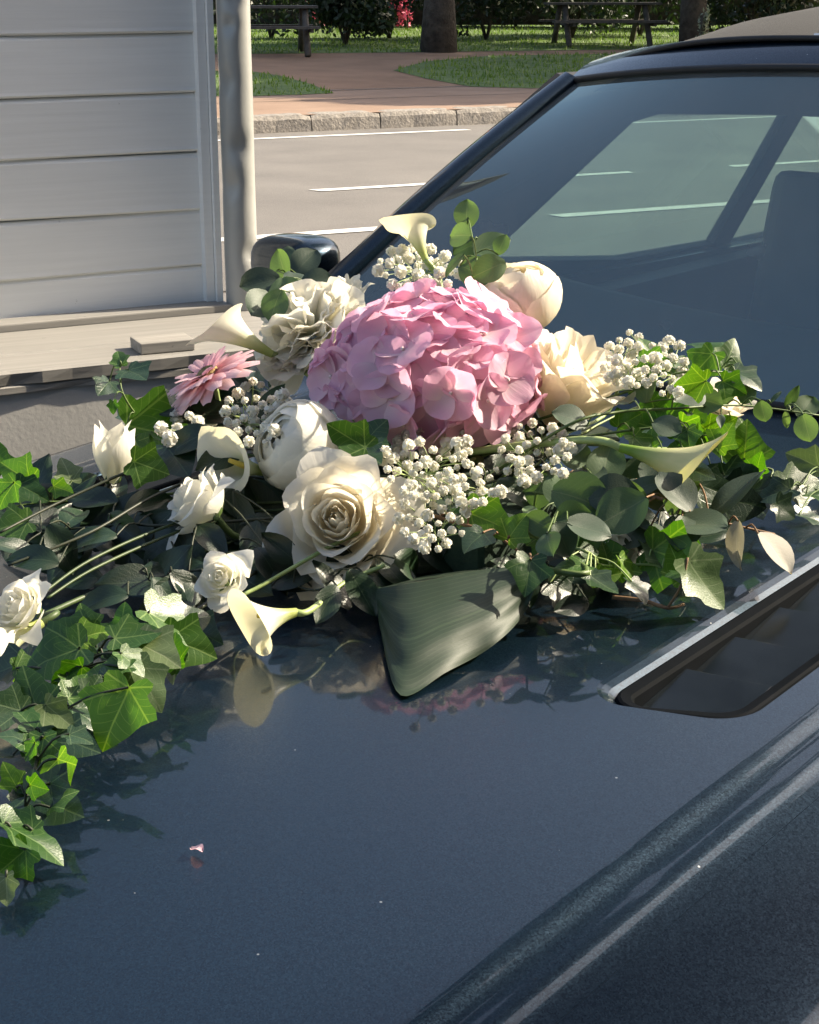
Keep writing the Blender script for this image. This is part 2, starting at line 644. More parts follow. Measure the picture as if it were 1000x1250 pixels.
M['asphalt'] = asphalt('road_asphalt', (.102, .094, .086), (.146, .135, .122))
M['lot'] = asphalt('lot_asphalt', (.12, .112, .104), (.16, .148, .136))
M['line'] = surf('road_paint', (.50, .49, .46), (.66, .64, .60), 30, .7, 100, .3, .002)
M['granite'] = surf('granite_kerb', (.16, .145, .125), (.30, .27, .235), 22, .85, 40, .8, .012, detail=8)
M['pave'] = surf('reddish_pavement', (.19, .123, .083), (.25, .168, .118), 1.6, .9, 60, .4, .004, detail=7)
M['dirt'] = surf('gravel_path', (.18, .105, .063), (.24, .145, .090), 1.5, .95, 50, .5, .01, detail=7)
M['lawn'] = surf('lawn', (.045, .085, .018), (.10, .15, .035), 2.5, .9, 30, .8, .02, detail=7)


def foliage_mat(name, c1, c2, trans, tf=.35):
    m, t, N, L, B = nmat(name)
    f = tex_noise(t, 1.7, 5)
    c = ramp(t, f, [(.35, c1), (.65, c2)])
    L.new(c, B.inputs['Base Color'])
    B.inputs['Roughness'].default_value = .5
    tr = N.new('ShaderNodeBsdfTranslucent')
    L.new(mixcol(t, 1.0, c, (*trans, 1), 'MULTIPLY'), tr.inputs['Color'])
    mx = N.new('ShaderNodeMixShader')
    mx.inputs[0].default_value = tf
    L.new(B.outputs[0], mx.inputs[1])
    L.new(tr.outputs[0], mx.inputs[2])
    L.new(mx.outputs[0], N['Material Output'].inputs[0])
    return m


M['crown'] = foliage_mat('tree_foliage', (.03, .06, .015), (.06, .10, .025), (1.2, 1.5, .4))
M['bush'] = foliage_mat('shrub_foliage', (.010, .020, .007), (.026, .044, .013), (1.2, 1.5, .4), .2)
M['pinkbush'] = foliage_mat('pink_blossom', (.50, .07, .14), (.62, .16, .24), (1, .6, .7), .2)
M['paleleaf'] = foliage_mat('pale_foliage', (.22, .25, .18), (.36, .38, .30), (1, 1, .7), .3)
M['blade'] = foliage_mat('grass_blade', (.07, .13, .02), (.14, .20, .04), (1.2, 1.4, .3), .4)
M['bark'] = surf('bark', (.035, .028, .022), (.09, .075, .06), 9, .95, 26, 1, .03, detail=8)

# ------------------------------------------------------------------ ground, road, park
YR = radians(63)
RA = V((sin(YR), cos(YR), 0))           # along the road
RN = V((-cos(YR), sin(YR), 0))          # away from the camera, across the road
ROADM = frame((0, 0, 1), RN)            # local x along road, y across


def flat(x0, x1, y0, y1, z, nx=1, ny=1, zf=None):
    b = MB()
    b.grid(lambda a, v: (x0 + (x1 - x0) * a, y0 + (y1 - y0) * v, zf(x0 + (x1 - x0) * a, y0 + (y1 - y0) * v) if zf else z), nx, ny, 0, 1)
    return b


def park_z(n):
    return .17 + .026 * max(0, n - 19.3)


def place(name, b, mat):
    o = struct(name, b.mesh(name, False), mat)
    o.matrix_basis = ROADM
    return o


place('ground', flat(-400, 400, -60, 700, 0), M['lot'])
place('road', flat(-120, 140, 7.4, 15.7, .006), M['asphalt'])
place('pavement', flat(-120, 140, 15.72, 19.4, .17), M['pave'])
place('pavement_edge', flat(-120, 140, 19.34, 19.40, .176), M['granite'])
place('park_path', flat(-60, 90, 19.36, 60, 0, 1, 40, lambda x, y: park_z(y)), M['dirt'])
# thin dark joint along the pavement
place('pavement_joint', flat(-120, 140, 17.72, 17.75, .173), M['bark'])


def park_pt(x, y):
    R = ray(x, y)
    lo, hi = 10., 90.
    for _ in range(50):
        m = (lo + hi) / 2
        p = CAM + R * m
        if p.z > park_z(p.dot(RN)):
            lo = m
        else:
            hi = m
    return CAM + R * lo


def lawn_patch(name, pix):
    pts = []
    for x, y in pix:
        p = park_pt(x, y)
        q = ROADM.inverted() @ p
        pts.append(V((q.x, q.y, 0)))
    # densified sheet so that it follows the slope
    tri = tessellate_polygon([pts])
    vs = [V((p.x, p.y, park_z(p.y) + .005)) for p in pts]
    me = mesh(name, vs, [tuple(t) for t in tri], smooth=False)
    o = struct(name, me, M['lawn'])
    o.matrix_basis = ROADM
    return pts, tri


LP = []
LP.append(lawn_patch('lawn', [(130, 118), (300, 117.5), (360, 116), (408, 114), (380, 103), (345, 93), (313, 88), (200, 86), (100, 90)]))
LP.append(lawn_patch('lawn', [(480, 86), (520, 96), (575, 106), (650, 108), (740, 104), (900, 98), (1200, 90), (1300, 68), (900, 66), (740, 66), (600, 68), (520, 75)]))
LP.append(lawn_patch('lawn', [(100, 66), (313, 66), (500, 64), (740, 61), (1000, 58), (1300, 55), (1300, 26), (800, 26), (313, 26), (100, 26)]))
rg = random.Random(5)
gv, gf = [], []
for pts, tri in LP:
    tr = []
    for t in tri:
        a, b_, c = pts[t[0]], pts[t[1]], pts[t[2]]
        tr.append((abs((b_ - a).cross(c - a).z) / 2, a, b_, c))
    tot = sum(q[0] for q in tr)
    for ar, a, b_, c in tr:
        for _ in range(int(min(ar, 400) * 90)):
            r1, r2 = rg.random(), rg.random()
            if r1 + r2 > 1:
                r1, r2 = 1 - r1, 1 - r2
            p = a + (b_ - a) * r1 + (c - a) * r2
            wp = ROADM @ V((p.x, p.y, 0))
            sx = 500 + 2000 * wp.x / max(wp.y, 1)
            if sx < 250 or sx > 960:
                continue
            hh = rg.uniform(.03, .085)
            an = rg.uniform(0, pi)
            d = V((cos(an), sin(an), 0)) * rg.uniform(.008, .016)
            z = park_z(p.y)
            q = V((p.x, p.y, z))
            i = len(gv)
            gv += [q - d, q + d, q + V((rg.uniform(-.03, .03), rg.uniform(-.03, .03), hh))]
            gf.append((i, i + 1, i + 2))
g = add('grass', mesh('grass', gv, gf), M['blade'])
g.matrix_basis = ROADM
g['kind'] = 'stuff'
g['label'] = 'short park grass beside the reddish gravel path'
g['category'] = 'grass'


def road_mark(x0, x1, y, wd):
    b = MB()
    n = 12
    rr = random.Random(int(y * 10 + x0 * 7))
    b.grid(lambda a, v: (x0 + (x1 - x0) * a + (rr.uniform(-.03, .03) if a in (0., 1.) else 0), y + wd * (v - .5) + rr.uniform(-.006, .006), .011), n, 1, 0, 1)
    o = place('road_marking', b, M['line'])
    return o


def road_s(x, y):
    p = PZ(x, y, 0)
    return p.dot(RA), p.dot(RN)


# near broken line, centre line, far edge line
for (xa, ya), (xb, yb), wd in (((150, 304), (560, 272), .14), ((700, 270), (1010, 250), .14), ((1150, 240), (1400, 222), .14)):
    a, n1 = road_s(xa, ya)
    b_, n2 = road_s(xb, yb)
    road_mark(a, b_, 8.98, wd)
for (xa, ya), (xb, yb) in (((150, 243), (250, 238)), ((380, 233), (556, 226)), ((660, 222), (800, 216)), ((930, 210), (1060, 204))):
    a, n1 = road_s(xa, ya)
    b_, n2 = road_s(xb, yb)
    road_mark(a, b_, 10.95, .12)
for (xa, ya), (xb, yb) in (((100, 178), (575, 160)), ((760, 153), (1000, 143))):
    a, n1 = road_s(xa, ya)
    b_, n2 = road_s(xb, yb)
    road_mark(a, b_, 15.10, .12)

# kerb: granite stones of uneven length
kerb = add('kerb', flat(-120, 140, 15.74, 15.99, .08).mesh('kerb_bed'), M['granite'])
kerb['kind'] = 'structure'
kerb.matrix_basis = ROADM
rk = random.Random(11)
x = -2.6
k = 0
while x < 22:
    L_ = rk.uniform(.72, 1.0)
    if k == 2:
        L_ = .92
    b = MB()
    dx, dy, dz = L_ - .014, .26, .2
    nx = 7
    for sgn in (0,):
        prof = [(0, -.02), (.006, .13), (.03, .172), (.25, .176), (.255, -.02)]
        st = len(b.v)
        for i in range(nx + 1):
            for (py, pz) in prof:
                e = .012 if i in (0, nx) and pz > .1 else 0
                b.v.append(V((x + dx * i / nx, 15.68 + py + rk.uniform(-.006, .006), pz - e + rk.uniform(-.006, .006))))
                b.u.append((0, 0))
        m_ = len(prof)
        for i in range(nx):
            for j in range(m_ - 1):
                b.f.append((st + i * m_ + j, st + (i + 1) * m_ + j, st + (i + 1) * m_ + j + 1, st + i * m_ + j + 1))
        b.f.append(tuple(st + j for j in range(m_))[::-1])
        b.f.append(tuple(st + nx * m_ + j for j in range(m_)))
    add('kerb_stone', b.mesh('kerb_stone', False), M['granite'], kerb)
    x += L_
    k += 1

# ------------------------------------------------------------------ park: trees, shrubs, tables
def leaf_cloud(n, blobs, size, seed):
    r = random.Random(seed)
    vs, fs = [], []
    for _ in range(n):
        c, rad = r.choice(blobs)
        while True:
            d = V((r.uniform(-1, 1), r.uniform(-1, 1), r.uniform(-1, 1)))
            if .25 < d.length < 1:
                break
        d = d.normalized() * (r.random() ** .4)
        p = V(c) + V((d.x * rad[0], d.y * rad[1], d.z * rad[2]))
        a = V((r.gauss(0, 1), r.gauss(0, 1), r.gauss(0, .6))).normalized()
        b = a.orthogonal().normalized()
        b = Matrix.Rotation(r.uniform(0, 6.28), 3, a) @ b
        s = size * r.uniform(.6, 1.3)
        i = len(vs)
        c2 = a.cross(b)
        vs += [p - b * s, p - c2 * s * .45, p + b * s, p + c2 * s * .45]
        fs.append((i, i + 1, i + 2, i + 3))
    return vs, fs


def tree(label, px, depth, h0, h1, crad, seed, n=5200, trunk_r=.2):
    xx = (px - 500) / FPX * depth
    base = V((xx, depth, 0))
    base.z = park_z(base.dot(RN)) - .05
    T = thing('park_tree', label, 'tree', Matrix.Translation(base), 'trees in the park across the road')
    r = random.Random(seed)
    b = MB()
    pts = [V((r.uniform(-.06, .06) * i, r.uniform(-.06, .06) * i, h1 * .8 * i / 7)) for i in range(8)]
    b.tube(pts, lambda s: trunk_r * (1.25 - .25 * min(1, s * 6)) * (1 - .75 * s), 14)
    for i in range(7):
        s = r.randint(3, 6)
        a = r.uniform(0, 6.28)
        p = pts[s]
        q = p + V((cos(a) * crad * .7, sin(a) * crad * .7, r.uniform(.4, 1.6)))
        b.tube([p, (p + q) / 2 + V((0, 0, .25)), q], lambda t: .07 * (1 - .8 * t), 6)
    add('trunk', b.mesh('trunk'), M['bark'], T)
    blobs = []
    for i in range(22):
        a = r.uniform(0, 6.28)
        q = r.uniform(.1, 1) ** .5 * crad * .8
        z = r.uniform(h0 + .6, h1 - .4)
        k = r.uniform(.28, .5) * crad
        blobs.append(((cos(a) * q, sin(a) * q, z), (k, k, k * .7)))
    vs, fs = leaf_cloud(n, blobs, .16, seed + 1)
    add('crown', mesh('crown', vs, fs), M['crown'], T)
    return T


tree('dark tree trunk rising from the grass between the two picnic tables', 534, 29.5, 4.2, 9.5, 3.6, 21, trunk_r=.27)
tree('leafy tree rising behind the second picnic table near the car roof', 835, 31.0, 3.6, 9.0, 3.4, 22, trunk_r=.24)
tree('broad tree hidden behind the car roof, shading the gravel path', 1230, 27.5, 3.4, 9.5, 4.0, 23, n=26000)
tree('spreading tree beyond the car, shading the grass by the pavement', 1230, 24.6, 3.0, 7.4, 3.0, 24, n=26000)
tree('tree further along the park, shading the picnic tables', 1130, 34.0, 3.0, 10.5, 4.2, 25, n=7000)


def shrub(label, px, depth, wid, ht, seed, mat='bush', n=2600, size=.07, cat='shrub', name='park_shrub'):
    xx = (px - 500) / FPX * depth
    base = V((xx, depth, 0))
    base.z = park_z(base.dot(RN)) - .02
    T = thing(name, label, cat, Matrix.Translation(base), 'shrubs along the back of the park')
    r = random.Random(seed)
    b = MB()
    for i in range(6):
        a = r.uniform(0, 6.28)
        b.tube([(0, 0, 0), (cos(a) * wid * .2, sin(a) * wid * .2, ht * .4), (cos(a) * wid * .4, sin(a) * wid * .4, ht * .8)], lambda t: .03 * (1 - .7 * t), 5)
    add('stem', b.mesh('shrub_stems'), M['bark'], T)
    blobs = [((r.uniform(-.7, .7) * wid, r.uniform(-.4, .4) * wid, r.uniform(.25, .8) * ht), (wid * r.uniform(.3, .5), wid * r.uniform(.3, .5), ht * r.uniform(.2, .32))) for _ in range(9)]
    vs, fs = leaf_cloud(n, blobs, size, seed + 3)
    vs = [V((v.x, v.y, max(v.z, .0))) for v in vs]
    add('foliage', mesh('foliage', vs, fs), M[mat], T)


# unseen tree, added so its crown darkens the reflection in the paint
def reflection_tree(label, x, y, h0, h1, crad, seed):
    T = thing('reflected_tree', label, 'tree', Matrix.Translation((x, y, 0)), None)
    r = random.Random(seed)
    b = MB()
    pts = [V((r.uniform(-.05, .05) * i, r.uniform(-.05, .05) * i, h1 * .85 * i / 9)) for i in range(10)]
    b.tube(pts, lambda s_: .26 * (1 - .8 * s_), 12)
    for i in range(12):
        p = pts[r.randint(5, 8)]
        a = r.uniform(0, 6.28)
        q = p + V((cos(a) * crad * .8, sin(a) * crad * .8, r.uniform(.3, 2)))
        b.tube([p, (p + q) / 2 + V((0, 0, .3)), q], lambda t: .08 * (1 - .8 * t), 6)
    add('trunk', b.mesh('trunk'), M['bark'], T)
    blobs = []
    for i in range(60):
        a = r.uniform(0, 6.28)
        q = r.uniform(.05, 1) ** .5 * crad
        k = r.uniform(.26, .40) * crad
        blobs.append(((cos(a) * q, sin(a) * q, r.uniform(h0 + .8, h1)), (k, k, k * .7)))
    vs, fs = leaf_cloud(42000, blobs, .17, seed + 1)
    add('crown', mesh('crown', vs, fs), M['crown'], T)


reflection_tree('unseen tall tree added to darken the reflection in the car paint', 3.3, 8.3, 7.6, 13.5, 2.0, 52)

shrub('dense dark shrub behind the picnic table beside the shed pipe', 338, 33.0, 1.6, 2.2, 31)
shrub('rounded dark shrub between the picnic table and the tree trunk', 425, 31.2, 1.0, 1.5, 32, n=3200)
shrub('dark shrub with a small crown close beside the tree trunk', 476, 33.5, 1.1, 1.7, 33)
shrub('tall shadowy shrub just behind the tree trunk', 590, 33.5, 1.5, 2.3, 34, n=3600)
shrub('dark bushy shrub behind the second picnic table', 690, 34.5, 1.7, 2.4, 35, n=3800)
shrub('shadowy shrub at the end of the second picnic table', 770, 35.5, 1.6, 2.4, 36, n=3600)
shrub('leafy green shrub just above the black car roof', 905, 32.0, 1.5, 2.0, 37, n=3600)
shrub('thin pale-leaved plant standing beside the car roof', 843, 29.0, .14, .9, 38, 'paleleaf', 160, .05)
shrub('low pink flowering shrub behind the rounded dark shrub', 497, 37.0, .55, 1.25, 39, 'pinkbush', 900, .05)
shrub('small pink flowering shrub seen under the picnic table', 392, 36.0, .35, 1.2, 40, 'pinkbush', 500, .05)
# closed hedge at the back of the park
hb = []
rh = random.Random(77)
for i in range(70):
    hb.append(((-16 + i * .5, rh.uniform(-.4, .4), rh.uniform(.6, 2.4)), (.8, .6, .8)))
vs, fs = leaf_cloud(15000, hb, .12, 78)
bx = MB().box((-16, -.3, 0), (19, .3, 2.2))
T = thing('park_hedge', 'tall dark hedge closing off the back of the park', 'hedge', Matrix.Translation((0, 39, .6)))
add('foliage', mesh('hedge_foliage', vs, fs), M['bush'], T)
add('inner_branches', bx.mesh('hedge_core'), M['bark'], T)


def picnic(label, px, depth, rot, leng):
    xx = (px - 500) / FPX * depth
    base = V((xx, depth, 0))
    base.z = park_z(base.dot(RN))
    T = thing('picnic_table', label, 'picnic table', Matrix.Translation(base) @ Matrix.Rotation(rot, 4, 'Z'), 'picnic tables in the park')
    for i in range(5):
        y = -.36 + i * .15
        add('plank', MB().box((-leng / 2, y, .735), (leng / 2, y + .14, .775)).mesh('plank', False), M['park_wood'], T)
    for s in (-1, 1):
        for j in range(2):
            y = s * (.62 + .15 * j) - .07
            add('bench_plank', MB().box((-leng / 2, y, .42), (leng / 2, y + .14, .46)).mesh('bench_plank', False), M['park_wood'], T)
    for e in (-1, 1):
        xx = e * leng * .36
        for s in (-1, 1):
            add('leg', MB().tube([(xx, s * .75, 0), (xx, s * .22, .73)], .055, 6).mesh('leg'), M['park_wood'], T)
        add('crossbar', MB().box((xx + .05, -.80, .36), (xx + .10, .80, .42)).mesh('crossbar', False), M['park_wood'], T)


picnic('heavy timber picnic table on the sunlit grass beside the shed pipe', 338, 28.2, radians(8), 1.5)
picnic('timber picnic table in deep shade between the two tree trunks', 725, 32.0, radians(6), 2.1)

# ------------------------------------------------------------------ shed
SY = radians(62.8)
SA = V((sin(SY), cos(SY), 0))                # along the wall, away to the far corner
SN = V((cos(SY), -sin(SY), 0))               # out of the wall, towards the car
LZ = .75
c0 = PZ(250, 374, LZ)                        # wall foot at the corner trim
SM = Matrix(((SA.x, -SN.x, 0, c0.x), (SA.y, -SN.y, 0, c0.y), (0, 0, 1, 0), (0, 0, 0, 1)))   # local x along, y into the wall
shed = thing('shed', 'grey timber shed wall with overlapping boards on a stucco plinth', 'shed', SM)
rs = random.Random(3)
bh = .1185
for i in range(12):
    z0 = LZ + .088 + (i - 1) * bh
    b = MB()
    prof = [(.006, z0), (-.001, z0 + .0015), (-.003, z0 + .005), (-.002, z0 + .011), (.001, z0 + bh - .010), (.004, z0 + bh - .004), (.006, z0 + bh - .0010)]
    n = 14
    ph_ = rs.uniform(0, 6)
    for k in range(n + 1):
        xx = -3.2 + 3.2 * k / n
        for (y, z) in prof:
            b.v.append(V((xx, y + .0012 * sin(k * 1.7 + ph_), z + .0016 * sin(k * .9 + ph_ * 2))))
            b.u.append((0, 0))
    m_ = len(prof)
    for k in range(n):
        for j in range(m_ - 1):
            b.f.append((k * m_ + j, (k + 1) * m_ + j, (k + 1) * m_ + j + 1, k * m_ + j + 1))
    add('board', b.mesh('board', False), M['board'], shed)
add('wall_core', MB().box((-3.2, .0125, 0), (.028, 1.6, 2.06)).mesh('wall_core', False), M['board'], shed)
for (a, b_, y0) in ((-.002, .016, -.022), (.017, .030, -.034)):
    add('corner_trim', MB().box((a, y0, LZ + .012), (b_, .0122, 2.06)).mesh('corner_trim', False), M['board'], shed)
add('shed_roof', MB().box((-3.4, -.045, 2.065), (.04, 1.8, 2.10)).mesh('shed_roof', False), M['oldwood'], shed)
# ledge: raised back board, main boards, worn front edge
lx1 = .145
add('ledge_board', bevelled(MB().box((-3.2, -.075, LZ - .004), (.034, -.0005 - .007, LZ + .014)).mesh('ledge_board', False), .003), M['ledge'], shed)


def worn_board(y0, y1, z0, z1, seed):
    r = random.Random(seed)
    b = MB()
    n = 60
    for k in range(n + 1):
        xx = -3.2 + (3.2 + lx1) * k / n
        e = -.004 * r.random() - (.005 if r.random() > .86 else 0)
        for (y, z) in ((y1, z0), (y0 - e, z0), (y0 - e * .3, z1 - .004), (y0 - e + .004, z1), (y1, z1)):
            b.v.append(V((xx, y, z)))
            b.u.append((0, 0))
    for k in range(n):
        for j in range(4):
            b.f.append((k * 5 + j, (k + 1) * 5 + j, (k + 1) * 5 + j + 1, k * 5 + j + 1))
    b.f.append((0, 1, 2, 3, 4))
    b.f.append(tuple(n * 5 + j for j in (4, 3, 2, 1, 0)))
    return b


add('ledge_board', worn_board(-.285, -.078, LZ - .026, LZ - .001, 4).mesh('ledge_board', False), M['ledge'], shed)
add('ledge_board', worn_board(-.425, -.2875, LZ - .028, LZ - .003, 5).mesh('ledge_board', False), M['ledge'], shed)
add('ledge_fascia', worn_board(-.4205, -.4115, LZ - .044, LZ - .0285, 6).mesh('ledge_fascia', False), M['oldwood'], shed)
add('plinth', MB().box((-3.2, -.411, 0), (lx1 - .02, .012, LZ - .0285)).mesh('plinth', False), M['stucco'], shed)
# downpipe with dents
pb = MB()
dents = [(rs.uniform(-1.3, .6), LZ + z, rs.uniform(.022, .040), rs.uniform(.005, .010)) for z in (.12, .26, .34, .47, .58, .63, .72, .9)]
n, mz = 28, 90
for j in range(mz + 1):
    z = LZ - .0 + 1.05 * j / mz
    for i in range(n):
        a = 2 * pi * i / n
        rr = .0345 + .0003 * sin(z * 23)
        for (da, dz, dr, dd) in dents:
            da_ = (a + pi / 2 - da + pi) % (2 * pi) - pi
            rr -= dd * exp(-((da_ * .034) ** 2 + (z - dz) ** 2) / (dr * dr * .35))
        pb.v.append(V((.066 + rr * cos(a), -.052 + rr * sin(a), z)))
        pb.u.append((i / n, j / mz))
for j in range(mz):
    for i in range(n):
        i2 = (i + 1) % n
        pb.f.append((j * n + i, j * n + i2, (j + 1) * n + i2, (j + 1) * n + i))
top = [V((.066, -.052, LZ + 1.05)), V((.066, -.052, LZ + 1.10)), V((.066, -.02, LZ + 1.16)), V((.066, .06, LZ + 1.19))]
pb.tube(spline(top, 5), .0345, 20)
dp = add('downpipe', pb.mesh('downpipe'), M['pipe'])
dp.matrix_basis = SM
tag(dp, 'dented grey metal downpipe standing on the ledge beside the shed corner', 'downpipe')
# small wooden block on the ledge edge
bl = add('wood_block', bevelled(MB().box((0, 0, 0), (.105, .075, .021)).mesh('wood_block', False), .002), M['oldwood'])
pb_ = PZ(172, 432, LZ)
bl.matrix_basis = Matrix.Translation(pb_ + V((0, 0, -.002))) @ Matrix.Rotation(radians(27.2 - 3), 4, 'Z')
tag(bl, 'small weathered wooden block lying on the edge of the shed ledge', 'wood block')

# ------------------------------------------------------------------ unseen house, added and placed so its eaves shade the fender
def eave_point(u, v):
    p = CARM @ V((u, v, zb(u, v)))
    return p + SUN * ((6.4 - p.z) / SUN.z)


ea, eb = eave_point(-.37, -.512), eave_point(-.03, -.605)
ed = (eb - ea).normalized()
HM = Matrix.Translation((ea.x, ea.y, 0)) @ Matrix(((ed.x, -ed.y, 0, 0), (ed.y, ed.x, 0, 0), (0, 0, 1, 0), (0, 0, 0, 1)))
house = thing('shade_house', 'unseen dark timber house added to shade the car fender', 'house', HM)
hz = 6.4
add('wall', MB().box((-11, -7, 0), (12, -.35, hz - .05)).mesh('house_wall', False), M['park_wood'], house)
add('roof', MB().poly([(-11.4, 0, hz), (12.4, 0, hz), (12.4, -3.7, hz + 1.2), (-11.4, -3.7, hz + 1.2)]).poly([(-11.4, -7.4, hz), (-11.4, -3.7, hz + 1.2), (12.4, -3.7, hz + 1.2), (12.4, -7.4, hz)])
    .poly([(-11.4, 0, hz - .01), (-11.4, -7.4, hz - .01), (12.4, -7.4, hz - .01), (12.4, 0, hz - .01)]).mesh('house_roof', False), M['oldwood'], house)
for k in range(7):
    for zz_ in (1.0, 3.9):
        add('window', MB().box((-9.6 + k * 3, -.36, zz_), (-8.5 + k * 3, -.33, zz_ + 1.4)).mesh('house_window', False), M['black_plastic'], house)

# ------------------------------------------------------------------ car
car = thing('parked_car', 'dark blue convertible car with black soft top and bonnet louvres', 'car', CARM)


def nrm(u, v):
    e = .0022
    du = (zb(u + e, v) - zb(u - e, v)) / (2 * e)
    dv = (zb(u, v + e) - zb(u, v - e)) / (2 * e)
    return V((-du, -dv, 1)).normalized()


def rounded(corners, radii, n=7):
    out = []
    m = len(corners)
    for i in range(m):
        p, q, r = V((*corners[i - 1], 0)), V((*corners[i], 0)), V((*corners[(i + 1) % m], 0))
        d1, d2 = (p - q).normalized(), (r - q).normalized()
        ang = d1.angle(d2)
        tl = radii[i] / math.tan(ang / 2)
        a, b = q + d1 * tl, q + d2 * tl
        c = q + (d1 + d2).normalized() * (radii[i] / sin(ang / 2))
        for k in range(n + 1):
            t = k / n
            w_ = (a - c).lerp(b - c, t).normalized() * radii[i]
            out.append(c + w_)
    return out


def vent_outline(ins_in, ins, s):
    """corner list of the bonnet louvre opening; s = -1 near side, +1 far side"""
    A = (-.088 + ins * 1.2, s * (.337 + ins_in))
    Bc = (-.036 + ins, s * (.462 - ins))
    C_ = (.515 - ins, s * (.462 - ins))
    D = (.500 - ins, s * (.337 + ins_in))
    rad = [max(.008, .028 - ins * .8), max(.02, .050 - ins), max(.02, .05 - ins), .015]
    return rounded([A, Bc, C_, D], rad, 8)


us = [-.99, -.97, -.94, -.91, -.88, -.85, -.82, -.79, -.76, -.73, -.70] + [-.66 + .04 * i for i in range(13)] + [-.14] \
    + [-.14 + .72 * i / 18 for i in range(1, 19)] + [.615, .650]
ss = [0, .04, .08, .12, .16, .20, .25, .29, .31, .34, .37, .40, .43, .46, .485, .490, .495, .4985, .502, .5055, .509, .513, .519, .5245, .5275, .531, .5345, .538, .541, .546, .5505]
vl = [-x for x in reversed(ss[1:])] + ss
bm_ = MB()
nor = []
idx = {}
for i, u in enumerate(us):
    for j, v in enumerate(vl):
        idx[i, j] = len(bm_.v)
        bm_.v.append(V((u, v, zb(u, v))))
        bm_.u.append((0, 0))
        nor.append(nrm(u, v))
i0, i1 = us.index(-.14), min(range(len(us)), key=lambda q: abs(us[q] - .58))
win = {}
for s in (-1, 1):
    ja, jb = sorted((vl.index(s * .29), vl.index(s * .485)))
    win[s] = (ja, jb)
for i in range(len(us) - 1):
    for j in range(len(vl) - 1):
        if any(i0 <= i < i1 and a <= j < b for a, b in win.values()):
            continue
        bm_.f.append((idx[i, j], idx[i + 1, j], idx[i + 1, j + 1], idx[i, j + 1]))
for s in (-1, 1):
    ja, jb = win[s]
    loop = [(i, ja) for i in range(i0, i1)] + [(i1, j) for j in range(ja, jb)] + [(i, jb) for i in range(i1, i0, -1)] + [(i0, j) for j in range(jb, ja, -1)]
    outer = [V((us[i], vl[j], 0)) for i, j in loop]
    inner = vent_outline(0, 0, s)
    # mid ring keeps the triangles short
    ids = [idx[q] for q in loop]
    st = len(bm_.v)
    for p in inner:
        bm_.v.append(V((p.x, p.y, zb(p.x, p.y))))
        bm_.u.append((0, 0))
        nor.append(nrm(p.x, p.y))
    allid = ids + list(range(st, st + len(inner)))
    for t in tessellate_polygon([outer, inner]):
        q = [allid[k] for k in t]
        a, b, c = (bm_.v[k] for k in q)
        if (b - a).cross(c - a).z < 0:
            q = q[::-1]
        bm_.f.append(tuple(q))
me = bm_.mesh('bonnet')
me.normals_split_custom_set_from_vertices([tuple(n_) for n_ in nor])
bonnet = add('bonnet', me, M['paint'], car)
# rear lip of the bonnet
add('bonnet_lip', MB().grid(lambda a, v: (.650 + .006 * sin(v * pi / 2), a, zb(.65, a) - .012 * (1 - cos(v * pi / 2)) - .0003), 40, 4, -.545, .545).mesh('bonnet_lip'), M['paint'], bonnet)

# louvre inserts
for s in (-1, 1):
    def lift(pts, dz):
        return [V((p.x, p.y, zb(p.x, p.y) + dz)) for p in pts]
    fl = s > 0
    fb = MB()
    steps = [(0, 0, 0), (.004, .001, -.0008), (.010, .002, -.0030), (.016, .004, -.0066)]
    rings = [lift(vent_outline(a, b, s), dz) for a, b, dz in steps]
    for A, B_ in zip(rings, rings[1:]):
        fb.ring(A, B_, fl)
    vent = add('bonnet_louvre', fb.mesh('louvre_flange'), M['paint_trim'], car)
    kb = MB()
    steps = [(.016, .004, -.0067), (.0175, .0055, -.0035), (.020, .008, -.0025), (.028, .016, -.0040), (.030, .018, -.0070), (.031, .019, -.036)]
    rings = [lift(vent_outline(a, b, s), dz) for a, b, dz in steps]
    for A, B_ in zip(rings, rings[1:]):
        kb.ring(A, B_, fl)
    kb.poly(rings[-1] if fl else rings[-1][::-1])
    add('louvre_frame', kb.mesh('louvre_frame'), M['matt_black'], vent)
    for k in range(7):
        u0 = -.045 + k * .083
        b = MB()
        va, vb = s * .3672, s * .4425
        if k == 0:
            vb = s * .440
        lo_ = []
        for (u, dz) in ((u0, -.0200), (u0 + .0815, -.0100), (u0 + .0830, -.0125), (u0 + .003, -.0235)):
            for v in (va, vb):
                uu = min(u + (.018 if v == vb else 0), .495)
                lo_.append(V((uu, v, zb(.2, v) + SL * (uu - .2) + dz)))
        b.v = lo_
        b.u = [(0, 0)] * 8
        b.f = [(0, 1, 3, 2), (2, 3, 5, 4), (4, 5, 7, 6), (6, 7, 1, 0), (0, 2, 4, 6), (1, 7, 5, 3)]
        add('slat', bevelled(b.mesh('slat', False), .0007, 2), M['slat'], vent)


